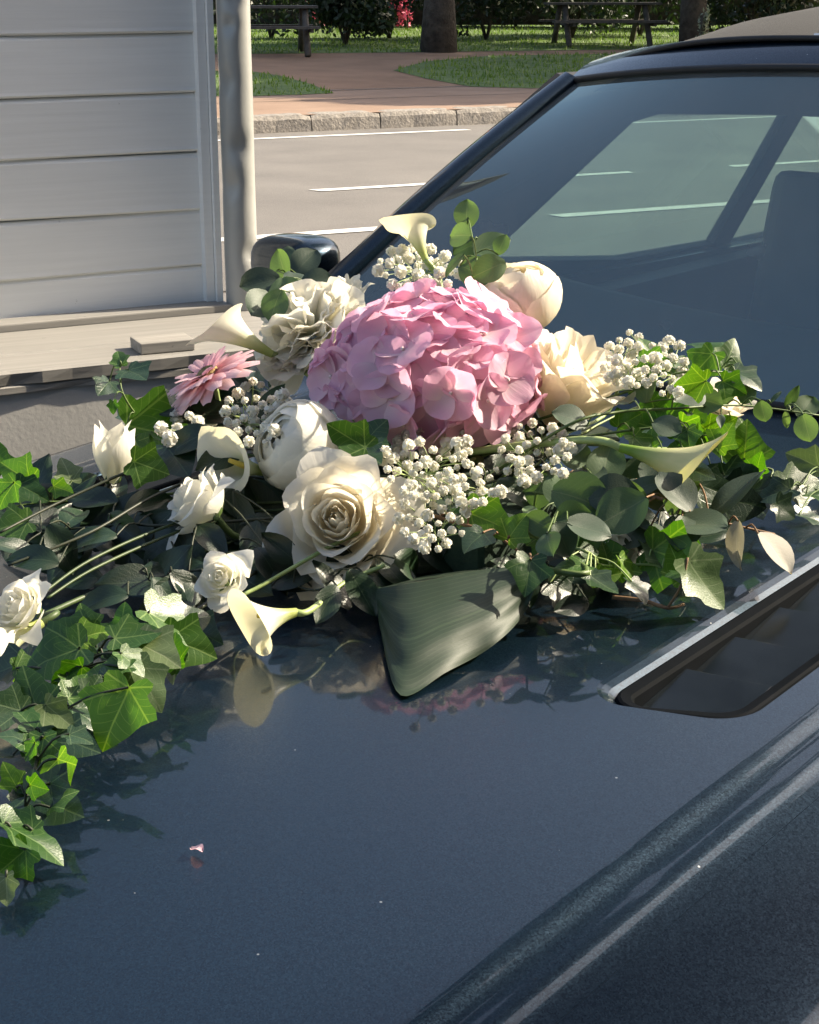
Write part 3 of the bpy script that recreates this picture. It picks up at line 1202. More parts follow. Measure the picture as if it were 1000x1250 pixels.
# fenders and sides
def fender(s):
    sf = [.5507, .562, .575, .5875, .60, .61, .62, .63, .64, .65, .66, .67, .68, .69, .70, .711, .722, .733, .745, .755, .765, .774, .782, .786, .79, .793]
    uf = [-.99, -.96, -.93, -.90, -.86, -.82, -.78, -.74, -.70, -.64] + [-.58 + .08 * i for i in range(21)] + [1.10]

    def zf(u, v):
        z = zb(u, v)
        k = min(1, max(0, (u - .42) / .33))
        k = k * k * (3 - 2 * k)
        q = abs(v)
        tz = .935 - .05 * max(0, q - .62) if q < .71 else .9305 - 4.2 * (q - .71)
        z += k * (max(z, tz) - z) * min(1, max(0, (q - .552) / .06))
        return z
    b = MB()
    for u in uf:
        for q in sf + ['low']:
            if q == 'low':
                p = V((u, s * .795, .30))
            else:
                p = V((u, s * q, zf(u, s * q)))
            b.v.append(p)
            b.u.append((0, 0))
    m_ = len(sf) + 1
    for i in range(len(uf) - 1):
        for j in range(m_ - 1):
            if j == m_ - 2 and -.78 <= uf[i] < -.17:
                continue                       # wheel arch
            q = (i * m_ + j, (i + 1) * m_ + j, (i + 1) * m_ + j + 1, i * m_ + j + 1)
            b.f.append(q if s > 0 else q[::-1])
    return add('fender', b.mesh('fender'), M['paint'], car)


for s in (-1, 1):
    fender(s)
# front end, bumper, headlamps
fb = MB()
fb.grid(lambda a, v: (-.99 - .03 * sin(v * pi) + .10 * abs(a) ** 3, a * .79, (zb(-.99, a * .79) if abs(a) < .98 else zb(-.99, .77)) * (1 - v) + .32 * v), 30, 6)
add('front_panel', fb.mesh('front_panel'), M['paint'], car)
add('bumper', bevelled(MB().box((-1.09, -.79, .36), (-.93, .79, .52)).mesh('bumper', False), .035, 3), M['black_plastic'], car)
for s in (-1, 1):
    add('headlight', bevelled(MB().box((-1.035, s * .42 if s > 0 else -.68, .58), (-.96, .68 if s > 0 else -.42, .72)).mesh('headlight', False), .02, 3), M['lamp'], car)
for s in (-1, 1):
    for uu in (-.47, 2.12):
        wm = MB()
        prof = [(.17, -.09), (.28, -.10), (.305, -.075), (.31, 0), (.305, .075), (.28, .10), (.17, .09)]
        n = 28
        for k in range(n):
            a = 2 * pi * k / n
            for rr, y in prof:
                wm.v.append(V((rr * cos(a), y, rr * sin(a))))
                wm.u.append((0, 0))
        m_ = len(prof)
        for k in range(n):
            for j in range(m_ - 1):
                k2 = (k + 1) % n
                wm.f.append((k * m_ + j, k * m_ + j + 1, k2 * m_ + j + 1, k2 * m_ + j))
        wh = add('wheel', wm.mesh('wheel_tyre'), M['tyre'], car, Matrix.Translation((uu, s * .69, .31)))
        rm = MB()
        rm.ring([V((.175 * cos(2 * pi * k / 24), s * .07, .175 * sin(2 * pi * k / 24))) for k in range(24)], [V((.06 * cos(2 * pi * k / 24), s * .05, .06 * sin(2 * pi * k / 24))) for k in range(24)])
        rm.poly([V((.06 * cos(2 * pi * k / 24), s * .05, .06 * sin(2 * pi * k / 24))) for k in range(24)])
        add('rim', rm.mesh('rim'), M['rim'], wh)


# windscreen
def base_c(t):
    return V((.745 - .02 * t * t, .685 * t, .893 + .052 * t * t))


def top_c(t):
    return V((1.085 + .115 * t * t, .560 * t, 1.292 - .038 * t * t))


def ws(t, v):
    p = base_c(t).lerp(top_c(t), v)
    n_ = V((-.65, 0, .75))
    return p + n_ * (.018 * sin(pi * v) * (1 - .35 * t * t))


add('windscreen', MB().grid(ws, 40, 20).mesh('windscreen'), M['glass'], car)
# cowl behind the bonnet
cb = MB()
cb.grid(lambda a, v: V((.662, a * .70, zb(.662, min(abs(a * .70), .70)) - .008)).lerp(base_c(a) + V((0, a * .012, -.004)), v), 40, 4)
cowl = add('cowl_panel', cb.mesh('cowl_panel'), M['paint'], car)
add('windscreen_seal', MB().tube([base_c(-1 + 2 * i / 40) + V((-.004, 0, .001)) for i in range(41)], .007, 6).mesh('windscreen_seal'), M['rubber'], car)
# pillars and header
for s in (-1, 1):
    pb = MB()
    n = 20
    sec = [(-.010, -.012), (.012, -.020), (.042, -.004), (.046, .018), (.020, .030), (-.006, .016)]

    def pil(i):
        v = -.12 + 1.12 * i / n
        p = ws(1, max(0, v)) + (base_c(1) - top_c(1)) * (-v if v < 0 else 0)
        return p
    for i in range(n + 1):
        p = pil(i)
        for (o1, o2) in sec:
            q = p + V((.35, .94, 0)) * o1 + V((-.62, .05, .78)) * (o2 * .62) + V((.02, 0, 0)) * (o1 * 8)
            pb.v.append(V((q.x, s * q.y, q.z)))
            pb.u.append((0, 0))
    m_ = len(sec)
    for i in range(n):
        for j in range(m_):
            j2 = (j + 1) % m_
            q = (i * m_ + j, i * m_ + j2, (i + 1) * m_ + j2, (i + 1) * m_ + j)
            pb.f.append(q if s < 0 else q[::-1])
    add('windscreen_pillar', pb.mesh('windscreen_pillar'), M['paint'], car)
    sb = MB()
    sb.tube([V((q.x - .004, s * (q.y + .004), q.z + .004)) for q in (ws(1, i / 20) for i in range(21))], .0065, 6)
    add('pillar_seal', sb.mesh('pillar_seal'), M['rubber'], car)
hb_ = MB()


def header(a, v):
    t = a * 1.03
    p = top_c(t)
    k = [(-.004, .004), (.010, .014), (.035, .030), (.062, .041), (.085, .047)]
    x_ = v * 4
    i = min(int(x_), 3)
    f_ = x_ - i
    o1 = k[i][0] * (1 - f_) + k[i + 1][0] * f_
    o2 = k[i][1] * (1 - f_) + k[i + 1][1] * f_
    return p + V((o1, 0, o2 * (1 - .25 * abs(a) ** 4)))


hb_.grid(header, 40, 8)
add('windscreen_header', hb_.mesh('windscreen_header'), M['paint'], car)
add('header_seal', MB().tube([top_c(-1 + 2 * i / 40) + V((-.006, 0, .002)) for i in range(41)], .0055, 6).mesh('header_seal'), M['rubber'], car)


# soft top
def roof_top(u):
    k = [(1.12, 1.325), (1.20, 1.345), (1.35, 1.372), (1.60, 1.392), (1.9, 1.388), (2.2, 1.34), (2.5, 1.22), (2.75, 1.02), (2.85, .92)]
    for (a, za), (b, zb_) in zip(k, k[1:]):
        if u <= b:
            f_ = (u - a) / (b - a)
            return za + (zb_ - za) * f_
    return .92


def roof(a, v):
    u = 1.135 + 1.715 * v
    hw = .575 + .03 * min(1, v * 3)
    fr = max(0, 1 - v / .05)
    bow = .115 * a * a * max(0, 1 - v / .5)
    z = roof_top(u)
    rim = 1.252 - .3 * max(0, v - .55) ** 1.2
    rim = min(rim, z)
    zz = rim + (z - rim) * (1 - abs(a) ** 3.2) + .0
    return V((u + bow, a * hw, zz))


rb = MB().grid(roof, 36, 40)
add('soft_top', rb.mesh('soft_top'), M['fabric'], car)
add('roof_lining', MB().grid(lambda a, v: roof(a * .985, v * .97 + .01) - V((0, 0, .022)), 24, 24, flip=True).mesh('roof_lining'), M['interior'], car)
add('soft_top_hem', MB().tube([roof(-1 + 2 * i / 40, 0) + V((-.002, 0, .003)) for i in range(41)], .0045, 6).mesh('soft_top_hem'), M['rubber'], car)

# sides: door, upper frame with two window openings, glass
for s in (-1, 1):
    def side(u, z):
        f_ = max(0, min(1, (z - .86) / .39))
        return V((u, s * (.735 - .135 * f_), z))
    outer = [(.70, .90), (.705, .95), (1.215, 1.262), (1.35, 1.262), (1.7, 1.26), (2.1, 1.25), (2.5, 1.16), (2.86, .95), (2.86, .84), (2.0, .84), (1.2, .87)]
    h1 = [(1.13, .955), (1.30, 1.065), (1.47, 1.172), (1.55, 1.182), (1.8, 1.168), (2.07, 1.152), (2.02, 1.03), (1.955, .89), (1.6, .90)]
    h2 = [(2.03, .88), (2.08, 1.0), (2.145, 1.145), (2.35, 1.13), (2.55, 1.02), (2.62, .88)]
    loops = [[V((x_, z_, 0)) for x_, z_ in lp] for lp in (outer, h1, h2)]
    flatp = [p for lp in loops for p in lp]
    tri = tessellate_polygon(loops)
    d = add('door', MB().box((.80, s * .755 if s > 0 else -.795, .30), (2.02, .795 if s > 0 else -.755, .86)).mesh('door_panel', False), M['paint'], car)
    bevelled(d.data, .02, 3)
    fme = mesh('window_frame', [side(p.x, p.y) for p in flatp], [tuple(t) for t in tri], smooth=False)
    fr = add('window_frame', fme, M['rubber'], car)
    md = fr.modifiers.new('thickness', 'SOLIDIFY')
    md.thickness = .02
    md.offset = 0
    for hh in (h1, h2):
        add('window', mesh('side_window', [side(*p) + V((0, s * .002, 0)) for p in hh], [tuple(range(len(hh)))], smooth=False), M['side_glass'], car)
    # belt shelf closing the gap between door and glass
    add('belt_moulding', MB().grid(lambda a, v: (.72 + 2.14 * a, s * (.700 + .098 * v), (.905 - .05 * a) + .012 * sin(pi * v) - .05 * v * v), 20, 5, 0, 1, flip=s < 0).mesh('belt_moulding'), M['paint'], car)
    add('door_card', MB().box((.78, s * .64 if s > 0 else -.70, .30), (2.7, .70 if s > 0 else -.64, .865)).mesh('door_card', False), M['interior'], car)
    add('rear_side', MB().box((2.0, s * .75 if s > 0 else -.79, .36), (3.0, .79 if s > 0 else -.75, .855)).mesh('rear_side', False), M['paint'], car)
# rear body
add('boot', bevelled(MB().box((2.78, -.77, .36), (3.35, .77, .90)).mesh('boot', False), .05, 4), M['paint'], car)
# mirrors
for s in (-1, 1):
    mb_ = MB()

    def mir(a, v):
        th, ph = a * pi, (v - .5) * pi
        e = .62
        def pw(c):
            return math.copysign(abs(c) ** e, c)
        x_ = pw(cos(ph)) * pw(cos(th))
        y_ = pw(cos(ph)) * pw(sin(th))
        z_ = pw(sin(ph))
        return V((.865 + .055 * x_ + .02 * y_ * s, s * (.885 + .095 * y_ * s * s), .962 + .048 * z_ - .006 * y_ * s))
    mb_.grid(mir, 28, 14)
    mo = add('wing_mirror', mb_.mesh('mirror_housing'), M['paint'], car)
    add('mirror_arm', MB().tube([(.845, s * .70, .925), (.855, s * .79, .94), (.86, s * .84, .955)], lambda t: .028 - .006 * t, 10).mesh('mirror_arm'), M['black_plastic'], mo)
# interior
db = MB()
db.grid(lambda a, v: (.735 + .44 * v, a * .66, (.880 + .05 * a * a) + .045 * sin(min(1, v * 1.4) * pi * .5) - (.0 if v < .8 else .9 * (v - .8) ** 1.3) + (.03 * exp(-((a + .5) / .25) ** 2) * sin(v * pi))), 36, 16)
add('dashboard', db.mesh('dashboard'), M['interior'], car)
add('floor_pan', MB().box((-.9, -.74, .22), (3.0, .74, .30)).mesh('floor_pan', False), M['interior'], car)
add('bulkhead', MB().box((.70, -.66, .30), (.73, .66, .872)).mesh('bulkhead', False), M['interior'], car)
add('rear_shelf', MB().box((2.45, -.63, .30), (2.77, .63, .86)).mesh('rear_shelf', False), M['interior'], car)
for s in (-1, 1):
    st = add('seat', bevelled(MB().box((1.38, s * .36 - .24, .42), (1.90, s * .36 + .24, .56)).mesh('seat_cushion', False), .04, 3), M['interior'], car)
    Mb = Matrix.Translation((1.86, s * .36, .52)) @ Matrix.Rotation(radians(16), 4, 'Y')
    add('backrest', bevelled(MB().box((-.06, -.23, 0), (.06, .23, .54), Mb).mesh('backrest', False), .035, 3), M['interior'], st)
    Mh = Mb @ Matrix.Translation((.0, 0, .545))
    add('headrest', bevelled(MB().box((-.045, -.13, 0), (.045, .13, .15), Mh).mesh('headrest', False), .03, 3), M['interior'], st)
sw = MB()
pts = [V((1.24 + .05 * sin(2 * pi * i / 32), -.34 + .18 * cos(2 * pi * i / 32), .83 + .165 * sin(2 * pi * i / 32))) for i in range(33)]
sw.tube(pts, .014, 8, False)
sw.tube([(1.10, -.34, .82), (1.23, -.34, .83)], .03, 8)
sw.tube([(1.23, -.51, .82), (1.235, -.34, .825), (1.23, -.17, .82)], .015, 6)
add('steering_wheel', sw.mesh('steering_wheel'), M['rubber'], car)

# ------------------------------------------------------------------ floral arrangement
TC = -FW
RN_ = random.Random(42)
ZU = V((0, 0, 1))


def AX(a, b, c):
    """direction from image right, image up and towards the camera"""
    return (RT * a + UP * b + TC * c).normalized()


# --- foam block that holds the stems
FO = PH(520, 650, 0)
fq = CARI @ FO
foam = add('floral_foam', bevelled(MB().box((-.10, -.15, .004), (.10, .15, .062)).mesh('floral_foam', False), .012, 3), M['foam'])
foam.matrix_basis = Matrix.Translation(FO) @ Matrix.Rotation(radians(50), 4, 'Z') @ Matrix.Rotation(-radians(2.5), 4, 'Y')
tag(foam, 'dark green foam block on the bonnet beneath the pink hydrangea', 'floral foam')


def foam_pt(r=RN_):
    return FO + CR * r.uniform(-.07, .07) + CT * r.uniform(-.11, .11) + ZU * .045


def local(T, p):
    return T.matrix_basis.inverted() @ V(p)


def stem_to_foam(T, start, direction, rad=.003, mat='stem', sag=.03):
    """stem from a flower head (world start, leaving along direction) into the foam"""
    e = foam_pt()
    d = (e - start).length
    pts = spline([start, start + V(direction).normalized() * min(.04, d * .3), start.lerp(e, .6) + ZU * (sag * .3), e], 6)
    add('stem', MB().tube([local(T, p) for p in pts], rad, 7).mesh('stem'), M[mat], T)


# --- petals
def shell_petal(phi, half, rho, zz, tip=0., ruffle=0., seed=0, nu=10, nv=9, drop=.35, edge=0., H_=1.):
    """wrap-around petal: rho(v), zz(v) give the profile, |a|<=1 across"""
    r = random.Random(seed)
    k1, k2, k3 = r.uniform(0, 6), r.uniform(0, 6), r.uniform(2.2, 4.5)

    def fn(a, v):
        wdt = half * (.42 + .58 * sin(min(1., v * 1.25) * pi / 2)) * (1 - .12 * max(0, v - .8) / .2)
        vv = v * (1 - drop * abs(a) ** 2.4 * v * v)
        vv += tip * v ** 5 * max(0, 1 - abs(a) * 2.2) ** 1.4
        ang = phi + a * wdt
        q = rho(vv) + ruffle * v * v * sin(a * k3 * 2 + k1) + edge * abs(a) ** 3 * v
        z = zz(vv) + ruffle * .7 * v * v * sin(a * k3 * 1.6 + k2)
        return V((q * cos(ang), q * sin(ang), z))
    return MB().grid(fn, nu, nv).mesh('petal')


def rose(label, x, y, h, axis, rpx, mat, style='open', seed=1, n=None, group=None, name='rose', cat='rose', stem='stem', up=None, srad=.0035, sepals=True):
    P = PH(x, y, h)
    R = rpx * PXM(P)
    T = thing(name, label, cat, Matrix.Translation(P) @ frame(AX(*axis), up or UP), group)
    r = random.Random(seed)
    if style == 'open':
        n = n or 27
        for i in range(n):
            s = i / (n - 1)
            phi = i * 2.39996 + r.uniform(-.2, .2)
            rt = R * (.10 + .84 * s ** 1.05) * r.uniform(.95, 1.05)
            rb = R * (.04 + .22 * s)
            zt = R * (.46 - .04 * s - .52 * s ** 3) * r.uniform(.95, 1.05)
            zb_ = -R * (.05 + .57 * s ** .7)
            cu = R * (.02 + .30 * s * s)
            cl = R * .10 * (1 - s)

            def rho(v, rt=rt, rb=rb, cu=cu, cl=cl):
                return rb + (rt - rb) * sin(min(v, 1) * pi / 2) ** .75 - cl * max(0, v - .5) * 2 + cu * max(0, (v - .72) / .28) ** 2

            def zz(v, zt=zt, zb_=zb_, cu=cu):
                return zb_ + (zt - zb_) * (v ** .95) - cu * .55 * max(0, (v - .80) / .20) ** 2
            half = 1.55 - .80 * s
            add('petal', shell_petal(phi, half, rho, zz, tip=.09 * s * r.uniform(.3, 1.5), ruffle=R * .035 * (.4 + s), seed=seed * 100 + i, drop=.30), M[mat], T)
        zc = -R * .62
    elif style == 'globe':
        n = n or 16
        for i in range(n):
            s = i / (n - 1)
            phi = i * 2.39996 + r.uniform(-.25, .25)
            Rs = R * (.62 + .38 * s ** .8)
            cl = r.uniform(.84, .90) - .30 * s * s

            def rho(v, Rs=Rs, cl=cl):
                return Rs * (.03 + sin(pi * (.06 + cl * v)))

            def zz(v, Rs=Rs, cl=cl):
                return -Rs * .98 * cos(pi * (.06 + cl * v))
            add('petal', shell_petal(phi, 1.50 - .2 * s, rho, zz, ruffle=Rs * .03, tip=.05, seed=seed * 100 + i, drop=.16, edge=Rs * .02), M[mat], T)
        zc = -R * .9
    elif style == 'ruffle':
        n = n or 80
        for i in range(n):
            zf = 1 - 1.42 * (i + .5) / n
            an = i * 2.39996 + r.uniform(-.2, .2)
            q = sqrt(max(0, 1 - zf * zf))
            d = V((q * cos(an), q * sin(an), zf * .82 + .04)).normalized()
            d = (d + V((r.gauss(0, .12), r.gauss(0, .12), r.gauss(0, .12)))).normalized()
            Lp = R * r.uniform(.84, 1.05) * (.86 if zf > .5 else 1)
            k1, k2 = r.uniform(0, 6), r.uniform(.30, .44)
            face = V((d.x, d.y, d.z - .9)) if zf > .2 else V((0, 0, 1))
            Mp = frame(face - d * face.dot(d) + V((r.gauss(0, .2), r.gauss(0, .2), r.gauss(0, .2))), d)
            cu = r.uniform(.10, .45)

            def pf(a, v):
                wv = R * k2 * (.25 + .75 * sin(pi * min(1., v * .80) * .62)) * (1 - .25 * max(0, v - .8) / .2)
                x_ = a * wv
                y_ = Lp * (.25 + .75 * v) * (1 - .07 * a * a * v)
                z_ = .9 * x_ * x_ / R + R * .05 * sin(a * 5 + k1) * v * v + cu * R * .5 * max(0, v - .55) ** 2
                return V((x_, y_, z_))
            add('petal', MB().grid(pf, 7, 6).mesh('petal'), M[mat], T, Mp)
        zc = -R * .45
    elif style == 'cup':           # lisianthus / small open bloom
        n = n or 12
        for i in range(n):
            s = i / (n - 1)
            phi = i * 2.39996 + r.uniform(-.25, .25)
            rt = R * (.22 + .72 * s) * r.uniform(.94, 1.06)
            zt = R * (.62 - .22 * s * s) * r.uniform(.92, 1.08)
            rb = R * .10
            zb_ = -R * 1.0
            cu = R * (.05 + .26 * s)

            def rho(v, rt=rt, rb=rb, cu=cu):
                return rb + (rt - rb) * sin(min(v, 1) * pi / 2) ** .8 + cu * max(0, (v - .70) / .30) ** 2

            def zz(v, zt=zt, zb_=zb_, cu=cu):
                return zb_ + (zt - zb_) * v - cu * .4 * max(0, (v - .8) / .2) ** 2
            add('petal', shell_petal(phi, 1.15 - .35 * s, rho, zz, ruffle=R * .07, tip=.06, seed=seed * 100 + i, drop=.28), M[mat], T)
        zc = -R * 1.0
    elif style == 'bud':           # closed tulip-like bud with flaring tips
        n = n or 6
        for i in range(n):
            s = i / (n - 1)
            phi = i * 2.39996 + r.uniform(-.2, .2)
            rt = R * (.45 + .30 * s)

            def rho(v, rt=rt):
                return rt * (.22 + .95 * sin(min(v, 1) * pi * .72)) + R * .08 * max(0, (v - .82) / .18) ** 2

            def zz(v):
                return -R * 1.15 + 2.25 * R * v
            add('petal', shell_petal(phi, 1.25, rho, zz, tip=.16 * r.uniform(.2, 1.3), ruffle=R * .04, seed=seed * 100 + i, drop=.22), M[mat], T)
        zc = -R * 1.15
    if sepals:
        for k in range(5):
            a0 = k * 1.2566 + .3
            sb = MB().grid(lambda a, v: V(((R * (.10 + .42 * sin(v * pi / 2))) * cos(a0 + a * .36 * (1 - v) ** .7), (R * (.10 + .42 * sin(v * pi / 2))) * sin(a0 + a * .36 * (1 - v) ** .7), zc - R * .03 + R * .42 * v * v)), 4, 5)
            add('sepal', sb.mesh('sepal'), M['stem'], T)
    if stem:
        Mw = T.matrix_basis
        stem_to_foam(T, Mw @ V((0, 0, zc + .002)), -(Mw.to_3x3() @ V((0, 0, 1))), srad, stem)
    return T


# main roses and round blooms
rose('large open cream rose with curled petals below the pink hydrangea', 413, 636, .070, (-.10, .22, .97), 84, 'cream', 'open', 3, 30, 'roses in the car bouquet')
rose('round white peony bloom nestled between the hydrangea and the open rose', 365, 545, .105, (-.55, .30, .55), 56, 'white', 'globe', 5, 20, 'peonies in the car bouquet', 'peony', 'peony')
rose('fluffy white peony with ruffled petals beside the hydrangea', 383, 412, .150, (-.40, .75, .50), 80, 'white', 'ruffle', 7, 120, 'peonies in the car bouquet', 'peony', 'peony')
rose('round pale cream rose bud rising behind the pink hydrangea', 637, 360, .200, (-.05, .80, .42), 48, 'ivory', 'globe', 9, 14, 'roses in the car bouquet')
rose('glowing ivory rose turned to the sun beside the hydrangea', 704, 462, .130, (.40, .66, .38), 70, 'ivory', 'cup', 12, 18, 'roses in the car bouquet')
rose('shaded white rose lying among dark leaves beyond the bear grass', 236, 612, .075, (-.72, .50, .25), 56, 'white', 'open', 13, 18, 'roses in the car bouquet')
rose('small white rosette bloom facing out above the fallen calla', 270, 706, .058, (-.25, .30, .88), 36, 'white', 'open', 15, 17, 'small white blooms in the car bouquet', 'lisianthus', 'flower', 'stem_pale', srad=.002)
rose('sunlit ruffled white bloom at the end of two long green stems', 22, 742, .055, (-.45, .40, .62), 44, 'white', 'open', 17, 20, 'small white blooms in the car bouquet', 'lisianthus', 'flower', None)
rose('closed white bud with flared tips standing before the shed ledge', 137, 556, .085, (.10, .95, .20), 30, 'white', 'bud', 19, 6, 'small white blooms in the car bouquet', 'lisianthus', 'flower', 'stem_dark', srad=.002)
rose('half-open white bud among the ivy beside the bonnet louvre', 752, 671, .034, (.55, .25, .70), 29, 'white', 'globe', 21, 9, 'small white blooms in the car bouquet', 'lisianthus', 'flower', 'stem_pale', srad=.002)
rose('small white ruffled bloom standing up behind the fluffy peony', 430, 352, .190, (.15, .90, .25), 24, 'white', 'cup', 23, 8, 'small white blooms in the car bouquet', 'lisianthus', 'flower', 'stem_pale', srad=.002)
rose('pale cream bloom half hidden in the ivy by the windscreen', 888, 492, .090, (.30, .60, .50), 33, 'ivory', 'cup', 25, 9, 'small white blooms in the car bouquet', 'lisianthus', 'flower', 'stem_pale', srad=.002)
rose('small cream bloom behind the gypsophila beside the ivory rose', 765, 452, .120, (.35, .75, .35), 24, 'ivory', 'cup', 27, 8, 'small white blooms in the car bouquet', 'lisianthus', 'flower', 'stem_pale', srad=.002)

# --- hydrangea
HP = PH(530, 457, .146)
hyd = thing('hydrangea', 'big pink hydrangea head in the middle of the car bouquet', 'hydrangea', Matrix.Translation(HP))
PET = []
for k in range(4):
    rr = random.Random(60 + k)
    c1, c2, k1 = rr.uniform(.05, .32), rr.uniform(-.1, .25), rr.uniform(0, 6)

    def hp(a, v, c1=c1, c2=c2, k1=k1):
        wv = .64 * sin(pi * min(1, v * .84 + .06)) ** .62
        x_ = a * wv
        y_ = v * (1 - .10 * a * a * v)
        z_ = c1 * (x_ * x_) * 1.6 + c2 * v * v * .6 + .05 * sin(a * 4 + k1) * v
        return V((x_, y_, z_))
    PET.append(MB().grid(hp, 6, 6).mesh('hydrangea_petal'))
rr = random.Random(8)
core = MB().grid(lambda a, v: V((.086 * cos(a * pi) * cos((v - .5) * pi), .086 * sin(a * pi) * cos((v - .5) * pi), .060 * sin((v - .5) * pi))), 16, 10)
add('flower_core', core.mesh('flower_core'), M['stem_dark'], hyd)
pist = MB().grid(lambda a, v: V((.0024 * cos(a * pi) * sin(v * pi), .0024 * sin(a * pi) * sin(v * pi), .0036 - .0022 * cos(v * pi))), 6, 4).mesh('pistil')
NF = 75
cnt = 0
for i in range(94):
    zf = 1 - 1.52 * (i + .5) / 94
    an = i * 2.39996
    q = sqrt(max(0, 1 - zf * zf))
    d = V((q * cos(an), q * sin(an), zf))
    if d.dot(V((0, -.85, .52))) < -.42:
        continue
    if cnt >= NF:
        break
    cnt += 1
    jit = 1 + rr.uniform(-.10, .10)
    p = V((d.x * .101 * jit, d.y * .098 * jit, d.z * .074 * jit))
    n_ = V((d.x / .101, d.y / .098, d.z / .072)).normalized()
    n_ = (n_ + V((rr.gauss(0, .26), rr.gauss(0, .26), rr.gauss(0, .26)))).normalized()
    Mf = Matrix.Translation(p) @ frame(n_, V((rr.gauss(0, 1), rr.gauss(0, 1), rr.gauss(0, 1))))
    fl = add('floret', pist, M['pistil'], hyd, Mf)
    L_ = rr.uniform(.0285, .0350)
    for k in range(4):
        Mp = Matrix.Rotation(k * pi / 2 + rr.uniform(-.14, .14), 4, 'Z') @ Matrix.Rotation(rr.uniform(-.05, .40), 4, 'X') @ Matrix.Rotation(rr.uniform(-.15, .15), 4, 'Y') @ Matrix.Scale(L_ * rr.uniform(.92, 1.1), 4)
        add('petal', rr.choice(PET), M['hydrangea'], fl, Matrix.Translation((0, 0, .0006 * k)) @ Mp)
stem_to_foam(hyd, HP - ZU * .05, -ZU, .006, 'stem')


# --- calla lilies
def calla(label, x, y, h, axis, tipdir, lpx, rpx, mat='calla', stem=None, seed=0, group='calla lilies in the car bouquet', stem_px=None, stem_mat='stem_pale', tipf=1.):
    P = PH(x, y, h)
    m = PXM(P)
    L_, R = lpx * m, rpx * m
    ax = AX(*axis)
    T = thing('calla_lily', label, 'calla lily', Matrix.Translation(P - ax * L_ * .5) @ frame(ax, AX(*tipdir)), group)
    r = random.Random(seed)

    def fn(a, v):
        an = a * pi * 1.05
        c = .5 + .5 * cos(an)
        rho = R * (.15 + .20 * v + .65 * v ** 2.4) * (1 - .06 * (abs(a) > .97))
        z = L_ * v * (.70 + .30 * c)
        tp = tipf * exp(-(an / .34) ** 2) * max(0, v - .55) / .45
        fl_ = max(0, (v - .80) / .20) ** 2
        rho2 = rho + R * .18 * fl_ * (1 - c * .3) + R * .26 * tp * tp
        z2 = z + L_ * .06 * tp - R * .22 * fl_ * (1 - c) + R * .05 * sin(an * 3 + seed) * v * v
        return V((rho2 * sin(an), rho2 * cos(an) - R * .12 * v, z2))
    add('spathe', MB().grid(fn, 34, 18).mesh('spathe'), M[mat], T)
    add('spadix', MB().tube([(0, -.02 * R, L_ * .10), (0, 0, L_ * .4), (0, .04 * R, L_ * .66)], lambda s: R * .13 * (1 - .45 * s), 8).mesh('spadix'), M['spadix'], T)
    base = T.matrix_basis @ V((0, 0, L_ * .02))
    if stem_px:
        pts = spline([base, base - ax * L_ * .25] + [PH(*q) for q in stem_px], 6)
        add('stem', MB().tube([local(T, p) for p in pts], lambda s: min(R * .17, .0034) * (1 - .45 * s), 8).mesh('calla_stem'), M[stem_mat], T)
    else:
        stem_to_foam(T, base, -ax, min(R * .16, .004), stem_mat)
    return T


calla('pale calla lily with yellow throat curling over the shed ledge', 290, 412, .165, (-.86, .40, .22), (-.40, -.80, .35), 94, 31, 'calla', seed=1)
calla('cream calla lily standing highest behind the white gypsophila', 506, 290, .245, (-.40, .80, -.10), (-.85, .35, .2), 62, 26, 'calla', seed=2)
calla('shaded white calla lily beside the round white peony', 290, 566, .090, (-.72, .22, .62), (-.7, .75, .0), 78, 36, 'calla', seed=3)
calla('cream calla lily lying on the bonnet under the small rosette', 326, 752, .034, (-.84, -.08, .48), (-.45, .80, .2), 80, 37, 'calla', seed=4, tipf=.35, stem_px=[(420, 712, .028), (470, 690, .04)])
calla('large pale calla lily hanging below the sunlit ruffled bloom', 8, 788, .030, (-.62, -.45, .62), (-.2, -.9, .3), 110, 40, 'calla', seed=5, stem_px=[(60, 748, .025), (160, 705, .02), (290, 660, .03)], stem_mat='stem_deep')
calla('yellow-green calla lily reaching through the ivy beside the eucalyptus', 815, 558, .105, (.90, -.20, .30), (.35, .85, .3), 120, 36, 'calla_green', seed=6)
calla('narrow white calla lily bloom peeking out of the ivy', 826, 463, .110, (.35, .80, .20), (.8, .5, .1), 50, 16, 'calla', seed=7)

# --- gerbera, seen nearly edge on
GP = PH(256, 462, .135)
ger = thing('gerbera', 'pink gerbera daisy seen from the side above dark leaves', 'gerbera', Matrix.Translation(GP) @ frame(AX(-.46, .74, .34), AX(-.8, -.5, .3)))
gm = PXM(GP)


def gp(a, v):
    return V((a * .0100 * sin(pi * (.10 + .80 * v)) ** .6, .010 + .046 * v, .007 * v - .010 * v * v + .0012 * (1 - a * a)))


